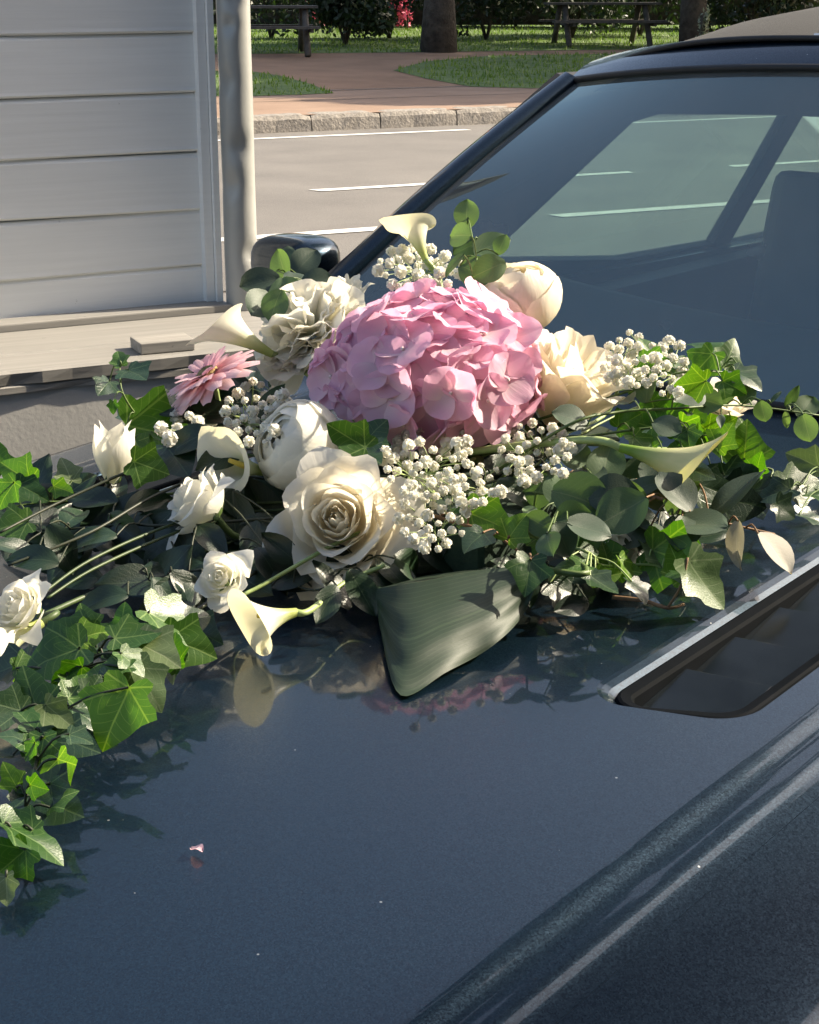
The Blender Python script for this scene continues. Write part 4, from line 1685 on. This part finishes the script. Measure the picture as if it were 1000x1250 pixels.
gpet = [MB().grid(gp, 4, 6).mesh('gerbera_petal'),
        MB().grid(lambda a, v: gp(a, v) * .86 + V((0, 0, .006 * v)), 4, 6).mesh('gerbera_petal'),
        MB().grid(lambda a, v: gp(a, v) * .62 + V((0, 0, .011 * v)), 4, 6).mesh('gerbera_petal')]
rr = random.Random(4)
for k in range(3):
    cnt_ = (24, 22, 18)[k]
    for i in range(cnt_):
        Mp = Matrix.Translation((0, 0, .003 * k)) @ Matrix.Rotation(2 * pi * (i + .5 * k) / cnt_ + rr.uniform(-.06, .06), 4, 'Z') @ Matrix.Rotation(rr.uniform(-.16, .10), 4, 'X') @ Matrix.Scale(rr.uniform(.92, 1.06), 4)
        add('petal', gpet[k], M['gerbera'], ger, Mp)
add('disc', MB().grid(lambda a, v: V((.014 * v * cos(a * pi), .014 * v * sin(a * pi), .013 - .006 * v * v + .0012 * sin(a * 30 + v * 19))), 26, 6).mesh('gerbera_disc'), M['disc'], ger)
add('calyx', MB().grid(lambda a, v: V(((.003 + .012 * v ** .7) * cos(a * pi), (.003 + .012 * v ** .7) * sin(a * pi), -.014 + .014 * v)), 16, 5).mesh('calyx'), M['stem'], ger)
stem_to_foam(ger, GP - AX(-.46, .74, .34) * .012, -AX(-.46, .74, .34), .0028, 'stem_pale')

# --- leaves
IVY_HALF = [(0, -.02), (.10, -.13), (.24, -.20), (.38, -.15), (.40, -.06), (.36, .04), (.44, .12), (.58, .20), (.66, .33), (.55, .40), (.44, .47), (.37, .55), (.30, .68), (.19, .83), (.08, .94), (0, 1.0)]


def ivy_mesh(seed):
    r = random.Random(seed)
    sx = r.uniform(.88, 1.08)
    side_l = r.uniform(.80, 1.12)
    fold = r.uniform(.05, .28)
    droop = r.uniform(-.05, .55)
    k1 = r.uniform(0, 6)

    def shape(x_, y_):
        if abs(x_) > .3:
            x_ *= side_l
        return x_ * sx, y_

    def z_(x_, y_):
        return fold * abs(x_) - droop * max(0, y_ - .2) ** 2 - .35 * droop * x_ * x_ + .035 * sin(6 * x_ + 5 * y_ + k1)
    out = [shape(x_, y_) for x_, y_ in IVY_HALF] + [shape(-x_, y_) for x_, y_ in IVY_HALF[-2:0:-1]]
    cx, cy = 0, .16
    vs, uv = [V((cx, cy, z_(cx, cy)))], [(.5 + cx * .8, .12 + cy * .85)]
    n = len(out)
    for f_ in (.5, 1.0):
        for (x_, y_) in out:
            q = (cx + (x_ - cx) * f_, cy + (y_ - cy) * f_)
            vs.append(V((q[0], q[1], z_(*q))))
            uv.append((.5 + q[0] * .8, .12 + q[1] * .85))
    fs = []
    for i in range(n):
        j = (i + 1) % n
        fs.append((0, 1 + i, 1 + j))
        fs.append((1 + i, 1 + n + i, 1 + n + j, 1 + j))
    return mesh('ivy_leaf', vs, fs, uv)


def oval_mesh(seed, wid, pw=.75, fold=.15, droop=.15, nu=6, nv=8, tip=.0):
    r = random.Random(seed)
    k1 = r.uniform(0, 6)
    fo, dr = fold * r.uniform(.5, 1.6), droop * r.uniform(-.3, 1.6)
    bend = r.uniform(-.12, .12)

    def fn(a, v):
        wv = wid * (sin(pi * min(1, .03 + v * .97)) ** pw) * (1 - tip * v)
        x_ = a * wv
        return V((x_ + bend * v * v, v, fo * abs(x_) - dr * (v - .2) ** 2 + .025 * sin(5 * v + a * 2.4 + k1)))
    return MB().grid(fn, nu, nv).mesh('oval_leaf')


def copies(n, f_):
    return [f_(i) for i in range(n)]


IVYM = copies(6, lambda i: ivy_mesh(200 + i))
EUCM = copies(5, lambda i: oval_mesh(300 + i, .43, .62, .18, .18))
EUCL = copies(3, lambda i: oval_mesh(320 + i, .25, .70, .25, .20, tip=.25))
SALM = copies(4, lambda i: oval_mesh(340 + i, .32, .72, .22, .30, tip=.3))
SETS = {'ivy': IVYM, 'euc': EUCM, 'eucl': EUCL, 'salal': SALM}


def with_mat(me, mat, cache={}):
    k = (me.name, mat)
    if k not in cache:
        c = me.copy()
        c.materials.clear()
        c.materials.append(M[mat])
        cache[k] = c
    return cache[k]


def leaf_at(T, kind, x, y, size, ang, h, mat, r, nrm=None, jit=.30):
    P = PH(x, y, h)
    s = size * PXM(P) * (1.0 if kind == 'ivy' else 1.05)
    n_ = nrm if nrm is not None else (TC * .80 + ZU * .25 - RT * .30 if mat in ('ivy_bright', 'euc') else TC * .55 + ZU * .60 + RT * .05)
    n_ = (V(n_).normalized() + V((r.gauss(0, jit), r.gauss(0, jit), r.gauss(0, jit)))).normalized()
    if n_.dot(TC) < .22:
        n_ = (n_ + TC * (.35 - n_.dot(TC))).normalized()
    a = radians(ang)
    tp = RT * cos(a) + UP * sin(a)
    tp = tp - n_ * tp.dot(n_)
    if tp.length < .2:
        tp = RT
    tp.normalize()
    Mw = Matrix.Translation(P - tp * s * .42) @ frame(n_, tp) @ Matrix.Scale(s, 4)
    # keep the leaf above the bonnet
    for _ in range(2):
        low = min((CARI @ (Mw @ V((dx, dy, 0)))).z - zb(*(CARI @ (Mw @ V((dx, dy, 0)))).xy) for dx, dy in ((0, 1), (.4, .2), (-.4, .2), (0, 0)))
        if low < .004:
            Mw = Matrix.Translation(ZU * (.006 - low)) @ Mw
    o = add('leaf', with_mat(r.choice(SETS[kind]), mat), None, T, Matrix.Translation(-T.matrix_basis.translation) @ Mw)
    return Mw.translation


def sprig(name, label, cat, kind, path, leaves, mats, group, seed=0, srad=.0014, stem_mat='stem', foam_end=True, auto=0):
    """path: [(x, y, h)], leaves: [(x, y, size px, angle, [material], [height])]"""
    r = random.Random(seed + 900)
    pw = [PH(*p) for p in path]
    if foam_end:
        pw = [foam_pt(r)] + pw
    pts = spline(pw, 7)
    T = thing(name, label, cat, Matrix.Translation(pts[0]), group)
    b = MB()
    b.tube([p - pts[0] for p in pts], lambda s: srad * (1.3 - .7 * s), 6)
    leaves = list(leaves)
    for (cx, cy, rx, ry, h0, h1, sz, n_) in (auto or []):
        for _ in range(n_):
            a_, q_ = r.uniform(0, 6.28), r.random() ** .5
            leaves.append((cx + rx * q_ * cos(a_), cy + ry * q_ * sin(a_), sz * r.uniform(.75, 1.25), r.uniform(0, 360), None, r.uniform(h0, h1)))
    for lf in leaves:
        x, y, s, a = lf[:4]
        mt = lf[4] if len(lf) > 4 and lf[4] else r.choice(mats)
        if len(lf) > 5:
            h = lf[5]
        else:
            h = min(path, key=lambda p: (p[0] - x) ** 2 + (p[1] - y) ** 2)[2] + r.uniform(-.008, .012)
        kd = kind
        if mt.endswith('!'):
            mt, kd = mt[:-1], 'eucl'
        base = leaf_at(T, kd, x, y, s, a, h, mt, r)
        q = min(pts, key=lambda p: (p - base).length)
        if (q - base).length < .11:
            md = (q + base) / 2 + ZU * .006
            b.tube([p - pts[0] for p in spline([q, md, base], 3)], srad * .6, 5, False)
    add('stem', b.mesh('sprig_stem'), M[stem_mat], T)
    return T


G_E = 'eucalyptus sprigs in the car bouquet'
G_I = 'ivy trails in the car bouquet'
sprig('eucalyptus_sprig', 'round-leaved eucalyptus sprig standing tall beside the highest calla', 'eucalyptus', 'euc',
      [(580, 345, .225), (580, 310, .245), (571, 262, .27)],
      [(570, 264, 36, 90), (563, 287, 36, 165), (597, 301, 46, 15), (571, 302, 34, 200), (600, 327, 42, 200), (578, 331, 44, -25), (612, 300, 26, 70), (556, 322, 34, 210)],
      ['euc', 'euc'], G_E, 1)
sprig('eucalyptus_sprig', 'dark eucalyptus sprig bending towards the shed above the fluffy peony', 'eucalyptus', 'euc',
      [(400, 370, .17), (370, 345, .185), (338, 330, .19)],
      [(372, 320, 42, 60), (345, 326, 38, 125), (322, 346, 48, 200), (319, 369, 46, 235), (384, 343, 40, 0, 'euc_dark'), (350, 357, 50, -70), (365, 345, 40, 100), (337, 370, 40, -110), (352, 312, 22, 90)],
      ['euc', 'euc_dark'], G_E, 2)
sprig('eucalyptus_sprig', 'eucalyptus sprig with broad leaves below the gypsophila and ivory rose', 'eucalyptus', 'euc',
      [(640, 600, .075), (690, 615, .075), (730, 600, .08)],
      [(658, 602, 44, 65), (696, 629, 42, 20), (661, 641, 36, 160), (686, 655, 44, -50, 'euc_dark'), (706, 607, 74, -15), (648, 627, 24, 120), (718, 580, 50, -75),
       (729, 532, 46, -40, 'euc_dark'), (737, 571, 54, 80), (703, 510, 46, 150, 'euc_dark'), (670, 662, 40, -60), (745, 605, 60, 10), (715, 645, 54, -30, 'euc_dark')],
      ['euc', 'euc', 'euc_dark'], G_E, 3)
sprig('eucalyptus_sprig', 'eucalyptus sprig with large dark round leaves reaching to the bonnet louvre', 'eucalyptus', 'euc',
      [(760, 600, .07), (835, 622, .065), (880, 637, .05), (946, 652, .035)],
      [(827, 603, 62, 105, 'euc_dark', .085), (851, 640, 66, -45, 'euc_dark', .06), (833, 648, 54, -100, 'euc_dark', .055), (895, 604, 88, 58, 'euc_dark!', .065), (899, 661, 66, -62, 'euc_back!', .04),
       (944, 671, 60, -58, 'euc_back', .034), (763, 622, 68, -150), (782, 597, 56, 12, 'euc_dark!'), (800, 652, 66, -10, 'euc_dark', .045), (770, 648, 60, 200, 'euc_dark', .05), (742, 640, 56, -60, 'euc_dark', .05), (800, 575, 50, 60, 'euc_dark'), (875, 590, 50, 20, 'euc_dark', .04)],
      ['euc', 'euc', 'euc_dark'], G_E, 4, srad=.0017, stem_mat='twig', auto=[(770, 585, 90, 40, .055, .085, 46, 12)])
sprig('eucalyptus_sprig', 'long thin eucalyptus stem with small leaves stretching towards the windscreen', 'eucalyptus', 'euc',
      [(690, 521, .125), (755, 503, .13), (820, 499, .128), (905, 495, .115), (1000, 507, .10)],
      [(700, 511, 44, 160), (790, 473, 44, 92), (838, 482, 52, 35), (766, 489, 32, 120), (889, 482, 30, 85), (911, 482, 27, 70), (931, 500, 26, -80), (947, 486, 20, 55, 'euc!'), (967, 486, 30, 55, 'euc!'),
       (982, 498, 34, 60), (984, 520, 34, -75), (960, 511, 22, -88, 'euc!'), (862, 489, 36, -20), (880, 512, 24, -95, 'euc_dark!'), (812, 520, 36, -30)],
      ['euc', 'euc', 'euc_dark'], G_E, 5, srad=.0015)

sprig('ivy_trail', 'ivy trail standing up against the windscreen beside the gypsophila', 'ivy', 'ivy',
      [(760, 480, .12), (830, 455, .145), (905, 455, .13)],
      [(867, 426, 54, 120), (891, 433, 44, 60), (856, 447, 50, -130), (912, 461, 42, -60, 'ivy_dark'), (795, 431, 46, 110), (802, 446, 44, -20), (833, 444, 36, 70), (895, 472, 34, -30), (845, 468, 40, 190), (776, 462, 36, 150)],
      ['ivy', 'ivy', 'ivy_bright'], G_I, 11)
sprig('ivy_trail', 'bright ivy trail twining round the yellow-green calla', 'ivy', 'ivy',
      [(770, 525, .10), (845, 530, .09), (905, 555, .06), (930, 590, .03)],
      [(910, 544, 58, 85, 'ivy_bright'), (890, 549, 44, 170), (843, 511, 54, 70, 'ivy_bright'), (800, 503, 56, 110, 'ivy_bright'), (846, 529, 48, -30), (811, 528, 52, 200, 'ivy_dark'), (930, 598, 66, 5, 'ivy_dark'),
       (767, 514, 34, 30, 'ivy_bright'), (926, 566, 28, 60, 'ivy_bright'), (870, 598, 64, -20, 'ivy_dark'), (902, 613, 62, -10, 'ivy_dark'), (785, 545, 40, -60), (880, 520, 40, 30, 'ivy_bright'), (905, 580, 50, 0, 'ivy_dark'), (840, 575, 60, -40, 'ivy_dark')],
      ['ivy', 'ivy_bright', 'ivy_bright'], G_I, 12, auto=[(850, 520, 75, 40, .075, .105, 32, 14)])
sprig('ivy_trail', 'dark ivy trail resting on the bonnet close to the windscreen', 'ivy', 'ivy',
      [(900, 572, .045), (945, 585, .035), (1000, 598, .03)],
      [(979, 593, 62, 10), (982, 562, 46, 150, 'ivy_pale_glare'), (1002, 606, 44, 0), (958, 622, 34, -30), (992, 634, 42, -10), (948, 603, 44, 200), (1010, 560, 40, 60)],
      ['ivy_dark', 'ivy'], G_I, 13)
sprig('ivy_trail', 'sunlit ivy trail ending beside the bonnet louvre', 'ivy', 'ivy',
      [(690, 665, .05), (735, 690, .03), (800, 690, .028), (850, 715, .022)],
      [(826, 682, 76, -18, 'ivy_bright', .035), (858, 722, 76, -48, 'ivy_pale_glare', .022), (731, 678, 62, 5, 'ivy_bright', .035), (765, 696, 34, -10, 'ivy_bright'), (846, 675, 34, 80, 'ivy_bright'), (800, 672, 46, 120, 'ivy_pale_glare'),
       (700, 690, 40, 200, 'ivy'), (735, 712, 44, -60, 'ivy_dark'), (690, 720, 50, -20, 'ivy_dark'), (780, 720, 36, -90, 'ivy_dark')],
      ['ivy', 'ivy_bright'], G_I, 14, stem_mat='stem_pale', auto=[(770, 690, 80, 26, .02, .04, 38, 8)])
sprig('ivy_trail', 'ivy trail with brown stem hanging above the broad striped leaf', 'ivy', 'ivy',
      [(550, 636, .065), (600, 650, .06), (646, 684, .05)],
      [(597, 636, 58, -25), (630, 644, 40, 55, 'ivy_bright'), (568, 624, 34, 80, 'ivy_bright'), (645, 702, 50, -100, 'ivy'), (618, 690, 38, 190, 'ivy_dark'), (671, 663, 44, -35, 'ivy_bright'), (709, 673, 46, 10, 'ivy'), (580, 660, 44, -110, 'ivy_dark'), (640, 622, 34, 100)],
      ['ivy', 'ivy_bright'], G_I, 15, stem_mat='twig', srad=.0018)
sprig('ivy_trail', 'ivy leaves tucked between the round peony and the hydrangea', 'ivy', 'ivy',
      [(470, 560, .10), (440, 540, .12)],
      [(426, 534, 56, 150, 'ivy'), (453, 531, 54, 60, 'ivy'), (447, 555, 50, -60, 'ivy_dark'), (500, 520, 40, 30, 'ivy_dark')],
      ['ivy'], G_I, 16)
sprig('ivy_trail', 'ivy trail with a large sunlit leaf below the pink gerbera', 'ivy', 'ivy',
      [(230, 545, .08), (180, 520, .09), (150, 480, .13), (146, 440, .16)],
      [(193, 528, 92, -12, 'ivy_bright', .085), (168, 552, 40, -40, 'ivy_bright', .07), (160, 505, 44, 110, 'ivy_dark'), (182, 570, 46, -20, 'ivy'), (128, 472, 36, -120, 'ivy_dark'), (166, 456, 40, -60, 'ivy_dark'), (146, 438, 28, 110, 'ivy'),
       (138, 497, 16, -90, 'ivy_bright'), (200, 480, 18, 100, 'ivy_pale_glare'), (230, 500, 60, 10, 'ivy_dark'), (215, 560, 60, -60, 'ivy_dark')],
      ['ivy'], G_I, 17)
sprig('ivy_trail', 'yellow-green ivy trail glowing beside the closed white bud', 'ivy', 'ivy',
      [(110, 610, .05), (60, 612, .055), (5, 620, .055)],
      [(20, 577, 50, 150, 'ivy_bright', .085), (8, 603, 42, -130, 'ivy_bright', .075), (14, 642, 46, 200, 'ivy'), (0, 560, 40, 100, 'ivy_bright', .09), (82, 574, 36, 110, 'ivy_pale_glare', .08), (76, 597, 28, -20, 'ivy_bright', .07), (38, 600, 44, -30, 'ivy', .07), (100, 590, 36, 40, 'ivy_dark')],
      ['ivy_bright', 'ivy'], G_I, 18)
# the long trail hanging down the bonnet
sprig('ivy_trail', 'long thick ivy trail spilling down the bonnet below the white blooms', 'ivy', 'ivy',
      [(255, 735, .03), (190, 775, .04), (120, 800, .04), (70, 850, .038), (45, 930, .03), (25, 1010, .022), (10, 1075, .012)],
      [(150, 757, 44, 100, 'ivy_bright', .06), (165, 776, 58, 15, 'ivy', .06), (209, 764, 78, -15, 'ivy', .05), (232, 756, 54, 35, 'ivy_dark', .04), (231, 789, 64, -20, 'ivy', .035), (192, 797, 64, -42, 'ivy_pale_glare', .05), (111, 775, 42, 20, 'ivy_bright', .06),
       (104, 756, 38, 110, 'ivy', .06), (88, 769, 54, 170, 'ivy', .06), (66, 803, 78, 205, 'ivy', .055), (38, 845, 66, 110, 'ivy', .05), (134, 820, 54, 200, 'ivy', .05), (179, 837, 66, -62, 'ivy_pale_glare', .035), (143, 872, 84, -105, 'ivy_bright', .045),
       (93, 840, 40, 60, 'ivy', .055), (70, 872, 44, -40, 'ivy_pale_glare', .05), (84, 907, 70, -25, 'ivy_dark', .035), (73, 948, 56, -60, 'ivy_bright', .035), (13, 948, 36, 120, 'ivy_bright', .04), (62, 982, 80, -28, 'ivy_dark', .028), (37, 1025, 90, -35, 'ivy', .025),
       (14, 1052, 52, 220, 'ivy_bright', .02), (8, 1086, 36, -80, 'ivy_pale_glare', .012), (22, 1005, 50, 150, 'ivy', .03), (6, 862, 48, 170, 'ivy_dark', .045), (24, 902, 52, 200, 'ivy_dark', .04), (50, 918, 44, -90, 'ivy', .035), (104, 875, 48, -60, 'ivy_dark', .035),
       (120, 845, 50, -110, 'ivy_dark', .04), (170, 812, 50, -100, 'ivy_dark', .03), (50, 875, 52, 80, 'ivy', .045), (10, 815, 60, 190, 'ivy_dark', .04), (100, 810, 56, -70, 'ivy_dark', .04), (215, 815, 44, -60, 'ivy_dark', .02), (30, 965, 44, 100, 'ivy_dark', .03),
       (140, 790, 46, 60, 'ivy_dark', .045), (250, 775, 50, -30, 'ivy_dark', .022), (125, 905, 40, -20, 'ivy_dark', .02)],
      ['ivy', 'ivy_dark', 'ivy', 'ivy_bright'], G_I, 19, srad=.0017, stem_mat='stem_dark', auto=[(130, 805, 100, 45, .03, .055, 36, 14), (50, 890, 50, 110, .025, .05, 36, 14)])

# dark filler foliage around the foam
fill = [
    ('dark broad-leaved foliage sprig behind the two long curved stems', [(230, 640, .05), (150, 640, .05), (50, 650, .045)],
     [(118, 610, 66, 150), (57, 636, 74, 190), (178, 620, 74, 30), (114, 656, 64, 200), (44, 682, 64, 170), (90, 630, 60, 80), (20, 670, 60, 200), (150, 645, 70, -30), (75, 665, 66, -60), (140, 600, 50, 60)]),
    ('dark broad-leaved foliage sprig in the shade below the white rose', [(300, 680, .04), (220, 700, .03), (140, 715, .025)],
     [(195, 676, 64, -100), (168, 710, 84, 200), (128, 730, 64, 190), (285, 615, 60, -20, 'salal', .06), (255, 655, 60, -60), (230, 720, 64, -40), (310, 655, 56, -100), (100, 705, 60, 180), (205, 700, 70, 0), (330, 690, 66, -60), (285, 690, 60, 200)]),
    ('dark foliage sprig beneath the large open cream rose', [(440, 690, .03), (390, 720, .02), (350, 710, .02)],
     [(358, 715, 60, 200), (400, 735, 56, -120), (440, 720, 64, -60), (345, 672, 56, 140, 'salal', .05), (470, 715, 60, -30), (500, 690, 70, 0, 'salal', .035), (540, 680, 70, -20, 'salal', .03)]),
    ('dark foliage sprig behind the gypsophila under the hydrangea', [(560, 620, .055), (600, 580, .07), (660, 560, .08)],
     [(560, 600, 64, -60), (610, 570, 60, 40), (650, 545, 60, 100), (520, 560, 56, 150), (590, 545, 56, 90), (630, 600, 60, -30), (540, 640, 60, -90), (690, 550, 56, 20), (500, 620, 60, 200), (480, 600, 50, 120), (640, 530, 60, 60), (590, 530, 60, 170)]),
    ('dark foliage sprig behind the pink gerbera and small white gypsophila', [(340, 570, .07), (280, 520, .09), (240, 490, .10)],
     [(255, 505, 74, 170), (300, 480, 64, 100), (330, 500, 60, 60), (290, 530, 64, -120), (235, 535, 64, 200), (320, 545, 60, -60), (270, 560, 64, 220), (345, 465, 60, 80), (225, 505, 50, 180)]),
    ('dark foliage sprig under the eucalyptus beside the sunlit ivy', [(650, 690, .025), (720, 680, .02), (800, 660, .02)],
     [(640, 720, 60, -90), (690, 700, 60, -40), (740, 690, 56, -100), (770, 670, 60, -20), (820, 665, 60, 10), (670, 680, 60, 150), (600, 705, 60, 200), (860, 655, 56, 0), (700, 740, 50, -160)]),
]
AUTO = {0: [(110, 640, 130, 42, .02, .045, 78, 16)], 1: [(190, 690, 130, 40, .012, .03, 78, 16), (300, 620, 60, 60, .02, .04, 70, 6)], 2: [(440, 700, 110, 26, .01, .03, 66, 8)],
        3: [(590, 560, 110, 60, .03, .07, 66, 16)], 4: [(290, 510, 70, 50, .05, .08, 70, 8)], 5: [(740, 630, 100, 45, .012, .04, 56, 10)]}
for i, (lab, path, lv) in enumerate(fill):
    sprig('foliage_sprig', lab, 'foliage', 'salal', path, lv, ['salal'], 'dark foliage sprigs in the car bouquet', 40 + i, srad=.0016, stem_mat='stem_dark', auto=AUTO[i])

# --- broad striped leaf lying on the bonnet
TOPE = [(660, 694, .052), (622, 692, .052), (580, 697, .050), (536, 706, .046), (495, 713, .040), (458, 719, .030)]
BOTE = [(657, 704, .046), (638, 752, .020), (598, 791, .010), (546, 820, .006), (488, 848, .003), (463, 762, .012)]


def edge_pt(E, v):
    x_ = v * (len(E) - 1)
    i = min(int(x_), len(E) - 2)
    f_ = x_ - i
    p = [E[max(i - 1, 0)], E[i], E[i + 1], E[min(i + 2, len(E) - 1)]]
    return tuple(.5 * (2 * p[1][k] + (p[2][k] - p[0][k]) * f_ + (2 * p[0][k] - 5 * p[1][k] + 4 * p[2][k] - p[3][k]) * f_ ** 2 + (3 * p[1][k] - p[0][k] - 3 * p[2][k] + p[3][k]) * f_ ** 3) for k in range(3))


ha = PH(660, 694, .052)


def hleaf(a, v):
    p, q = edge_pt(TOPE, v), edge_pt(BOTE, v)
    x_, y_, h_ = (p[k] + (q[k] - p[k]) * a for k in range(3))
    h_ += .004 * sin(pi * a) * sin(pi * min(1, v * 1.1)) + .0008 * sin(v * 9 + a * 5) * a + .0004 * sin(a * 21 + v * 2) + .002 * sin(v * 23) * a ** 4
    return PH(x_, y_, max(h_, .003)) - ha


hl = thing('broad_leaf', 'broad dark green striped leaf drooping onto the bonnet below the gypsophila', 'leaf', Matrix.Translation(ha))
add('leaf_blade', MB().grid(hleaf, 26, 34, 0, 1).mesh('leaf_blade'), M['hosta'], hl)
# folded-over half behind the crease
add('leaf_fold', MB().grid(lambda a, v: (PH(*[edge_pt(TOPE, v)[k] + (0, 6 + 4 * sin(v * 7), -.016)[k] * a for k in range(3)]) + V((0, .035, -.006)) * a) - ha, 6, 24, 0, 1).mesh('leaf_fold'), M['hosta'], hl)
stem_to_foam(hl, ha, RT, .003, 'stem')

# --- long curved stems (bear grass) reaching to the edge bloom
for lab, q in (('upper long thin stem curving from the roses to the edge bloom', [(55, 722, .050), (110, 684, .055), (200, 644, .055), (300, 615, .05)]),
               ('lower long thin stem curving from the roses to the edge bloom', [(58, 730, .045), (115, 694, .05), (210, 652, .05), (300, 625, .045)]),
               ('dark thin stem running from the closed bud towards the roses', [(0, 650, .06), (90, 605, .07), (190, 565, .085), (280, 560, .08)]),
               ('dark thin stem crossing the shaded leaves below the closed bud', [(10, 690, .05), (110, 650, .06), (200, 600, .07), (290, 580, .07)])):
    pw = [PH(*p) for p in q] + [foam_pt()]
    T = thing('grass_stem', lab, 'stem', Matrix.Translation(pw[-1]), 'long thin stems in the car bouquet')
    add('stalk', MB().tube([p - pw[-1] for p in spline(pw, 8)], lambda s: .0013 + .0003 * sin(s * pi), 7).mesh('stalk'), M['stem_deep' if 'long' in lab else 'stem_dark'], T)


# --- gypsophila
def blossom(seed):
    r = random.Random(seed)
    b = MB()
    for i in range(15):
        z = 1 - 1.55 * (i + .5) / 15
        a = i * 2.4 + r.uniform(-.3, .3)
        q = sqrt(max(0, 1 - z * z))
        d = V((q * cos(a), q * sin(a), z))
        Mx = frame(d, V((r.gauss(0, 1), r.gauss(0, 1), r.gauss(0, 1))))
        k1 = r.uniform(.5, .8)
        b.grid(lambda a_, v: d * .62 + (Mx.to_3x3() @ V((a_ * k1 * sin(pi * (.15 + .7 * v)), (v - .4) * 1.1, .26 + .20 * a_ * a_ + .22 * (v - .4)))), 2, 2)
    b.grid(lambda a_, v: V((cos(a_ * pi) * sin(v * pi), sin(a_ * pi) * sin(v * pi), cos(v * pi))) * .80, 6, 4, flip=True)
    return b.mesh('blossom')


BLO = copies(4, lambda i: blossom(500 + i))


def gyp(label, cx, cy, rx, ry, h, n, seed, size=11.5, base=None, anchor=None):
    r = random.Random(seed)
    root = PH(*(anchor or (cx, cy + ry, max(.03, h - .07))))
    T = thing('gypsophila_sprig', label, 'gypsophila', Matrix.Translation(root), 'gypsophila sprigs in the car bouquet')
    b = MB()
    e = foam_pt(r)
    b.tube([p - root for p in spline([e, e.lerp(root, .6) + ZU * .015, root], 5)], .0011, 5)
    nodes = []
    for i in range(max(3, n // 4)):
        a = r.uniform(0, 6.28)
        q = r.random() ** .5 * .7
        p = PH(cx + rx * q * cos(a), cy + ry * q * sin(a) + 6, h - .018)
        nodes.append(p)
        b.tube([q_ - root for q_ in spline([root, root.lerp(p, .5) + ZU * .01, p], 4)], .0007, 4, False)
    placed = []
    tries = 0
    n = int(n * 1.4)
    while len(placed) < n and tries < 4000:
        tries += 1
        a = r.uniform(0, 6.28)
        q = r.random() ** .55
        x, y = cx + rx * q * cos(a), cy + ry * q * sin(a)
        if any((x - X) ** 2 + (y - Y) ** 2 < (size * .92) ** 2 for X, Y in placed):
            continue
        placed.append((x, y))
        p = PH(x, y, h + r.uniform(-.012, .014))
        nd = min(nodes, key=lambda k_: (k_ - p).length)
        b.tube([q_ - root for q_ in spline([nd, nd.lerp(p, .5) + V((r.uniform(-.004, .004), r.uniform(-.004, .004), .003)), p], 3)], .0005, 4, False)
        s = size * PXM(p) * .5 * r.uniform(.55, 1.25)
        d = (p - nd).normalized() + TC * .4 + ZU * .4
        add('blossom', with_mat(r.choice(BLO), 'gyp'), None, T, Matrix.Translation(p - root) @ frame(d, V((r.gauss(0, 1), r.gauss(0, 1), 0))) @ Matrix.Scale(s, 4))
    add('stem', b.mesh('gyp_stem'), M['stem_pale'], T)


gyp('cluster of white gypsophila standing above the hydrangea beside the tall calla', 512, 328, 52, 28, .215, 26, 1)
gyp('loose spray of white gypsophila in shade behind the round peony', 316, 505, 42, 40, .115, 26, 2)
gyp('big spray of white gypsophila between the open rose and hydrangea', 522, 556, 54, 52, .105, 46, 3)
gyp('trailing white gypsophila hanging beside the open rose above the broad leaf', 528, 625, 44, 46, .080, 28, 4)
gyp('white gypsophila spray below the ivory rose above the eucalyptus', 655, 553, 44, 38, .105, 24, 5)
gyp('white gypsophila spray between the ivory rose and the ivy', 770, 440, 34, 34, .155, 20, 6)
gyp('small white gypsophila tuft among the ivy leaves', 818, 450, 22, 34, .150, 13, 7)
gyp('few tiny white blossoms above the dark leaves by the gerbera', 232, 520, 38, 22, .10, 8, 8, size=13)
gyp('white gypsophila tuft beneath the broad eucalyptus leaf', 585, 590, 30, 26, .090, 14, 9)

# --- small things lying on the bonnet
fp = PH(240, 1037, .004)
pe = add('fallen_petal', MB().grid(lambda a, v: V((a * .0045 * sin(pi * (.1 + .85 * v)), .011 * (v - .5), .0016 * sin(v * 5) + .0015 * a * a)), 4, 6).mesh('fallen_petal'), M['gerbera'],
         None, Matrix.Translation(fp) @ Matrix.Rotation(.9, 4, 'Z'))
tag(pe, 'tiny pink petal lying alone on the dark bonnet', 'petal')
tw = [PH(*q) for q in ((748, 729, .012), (785, 733, .014), (815, 742, .012), (835, 738, .010))]
tb = MB().tube([p - tw[0] for p in spline(tw, 6)], lambda s: .0022 * (1 - .4 * s), 7)
tb.tube([p - tw[0] for p in spline([tw[2], tw[2] + UP * .02 + RT * .012, tw[2] + UP * .045 + RT * .018], 4)], .0012, 6)
to = add('twig', tb.mesh('twig'), M['twig'], None, Matrix.Translation(tw[0]))
tag(to, 'bare brown twig lying on the bonnet under the sunlit ivy', 'twig')
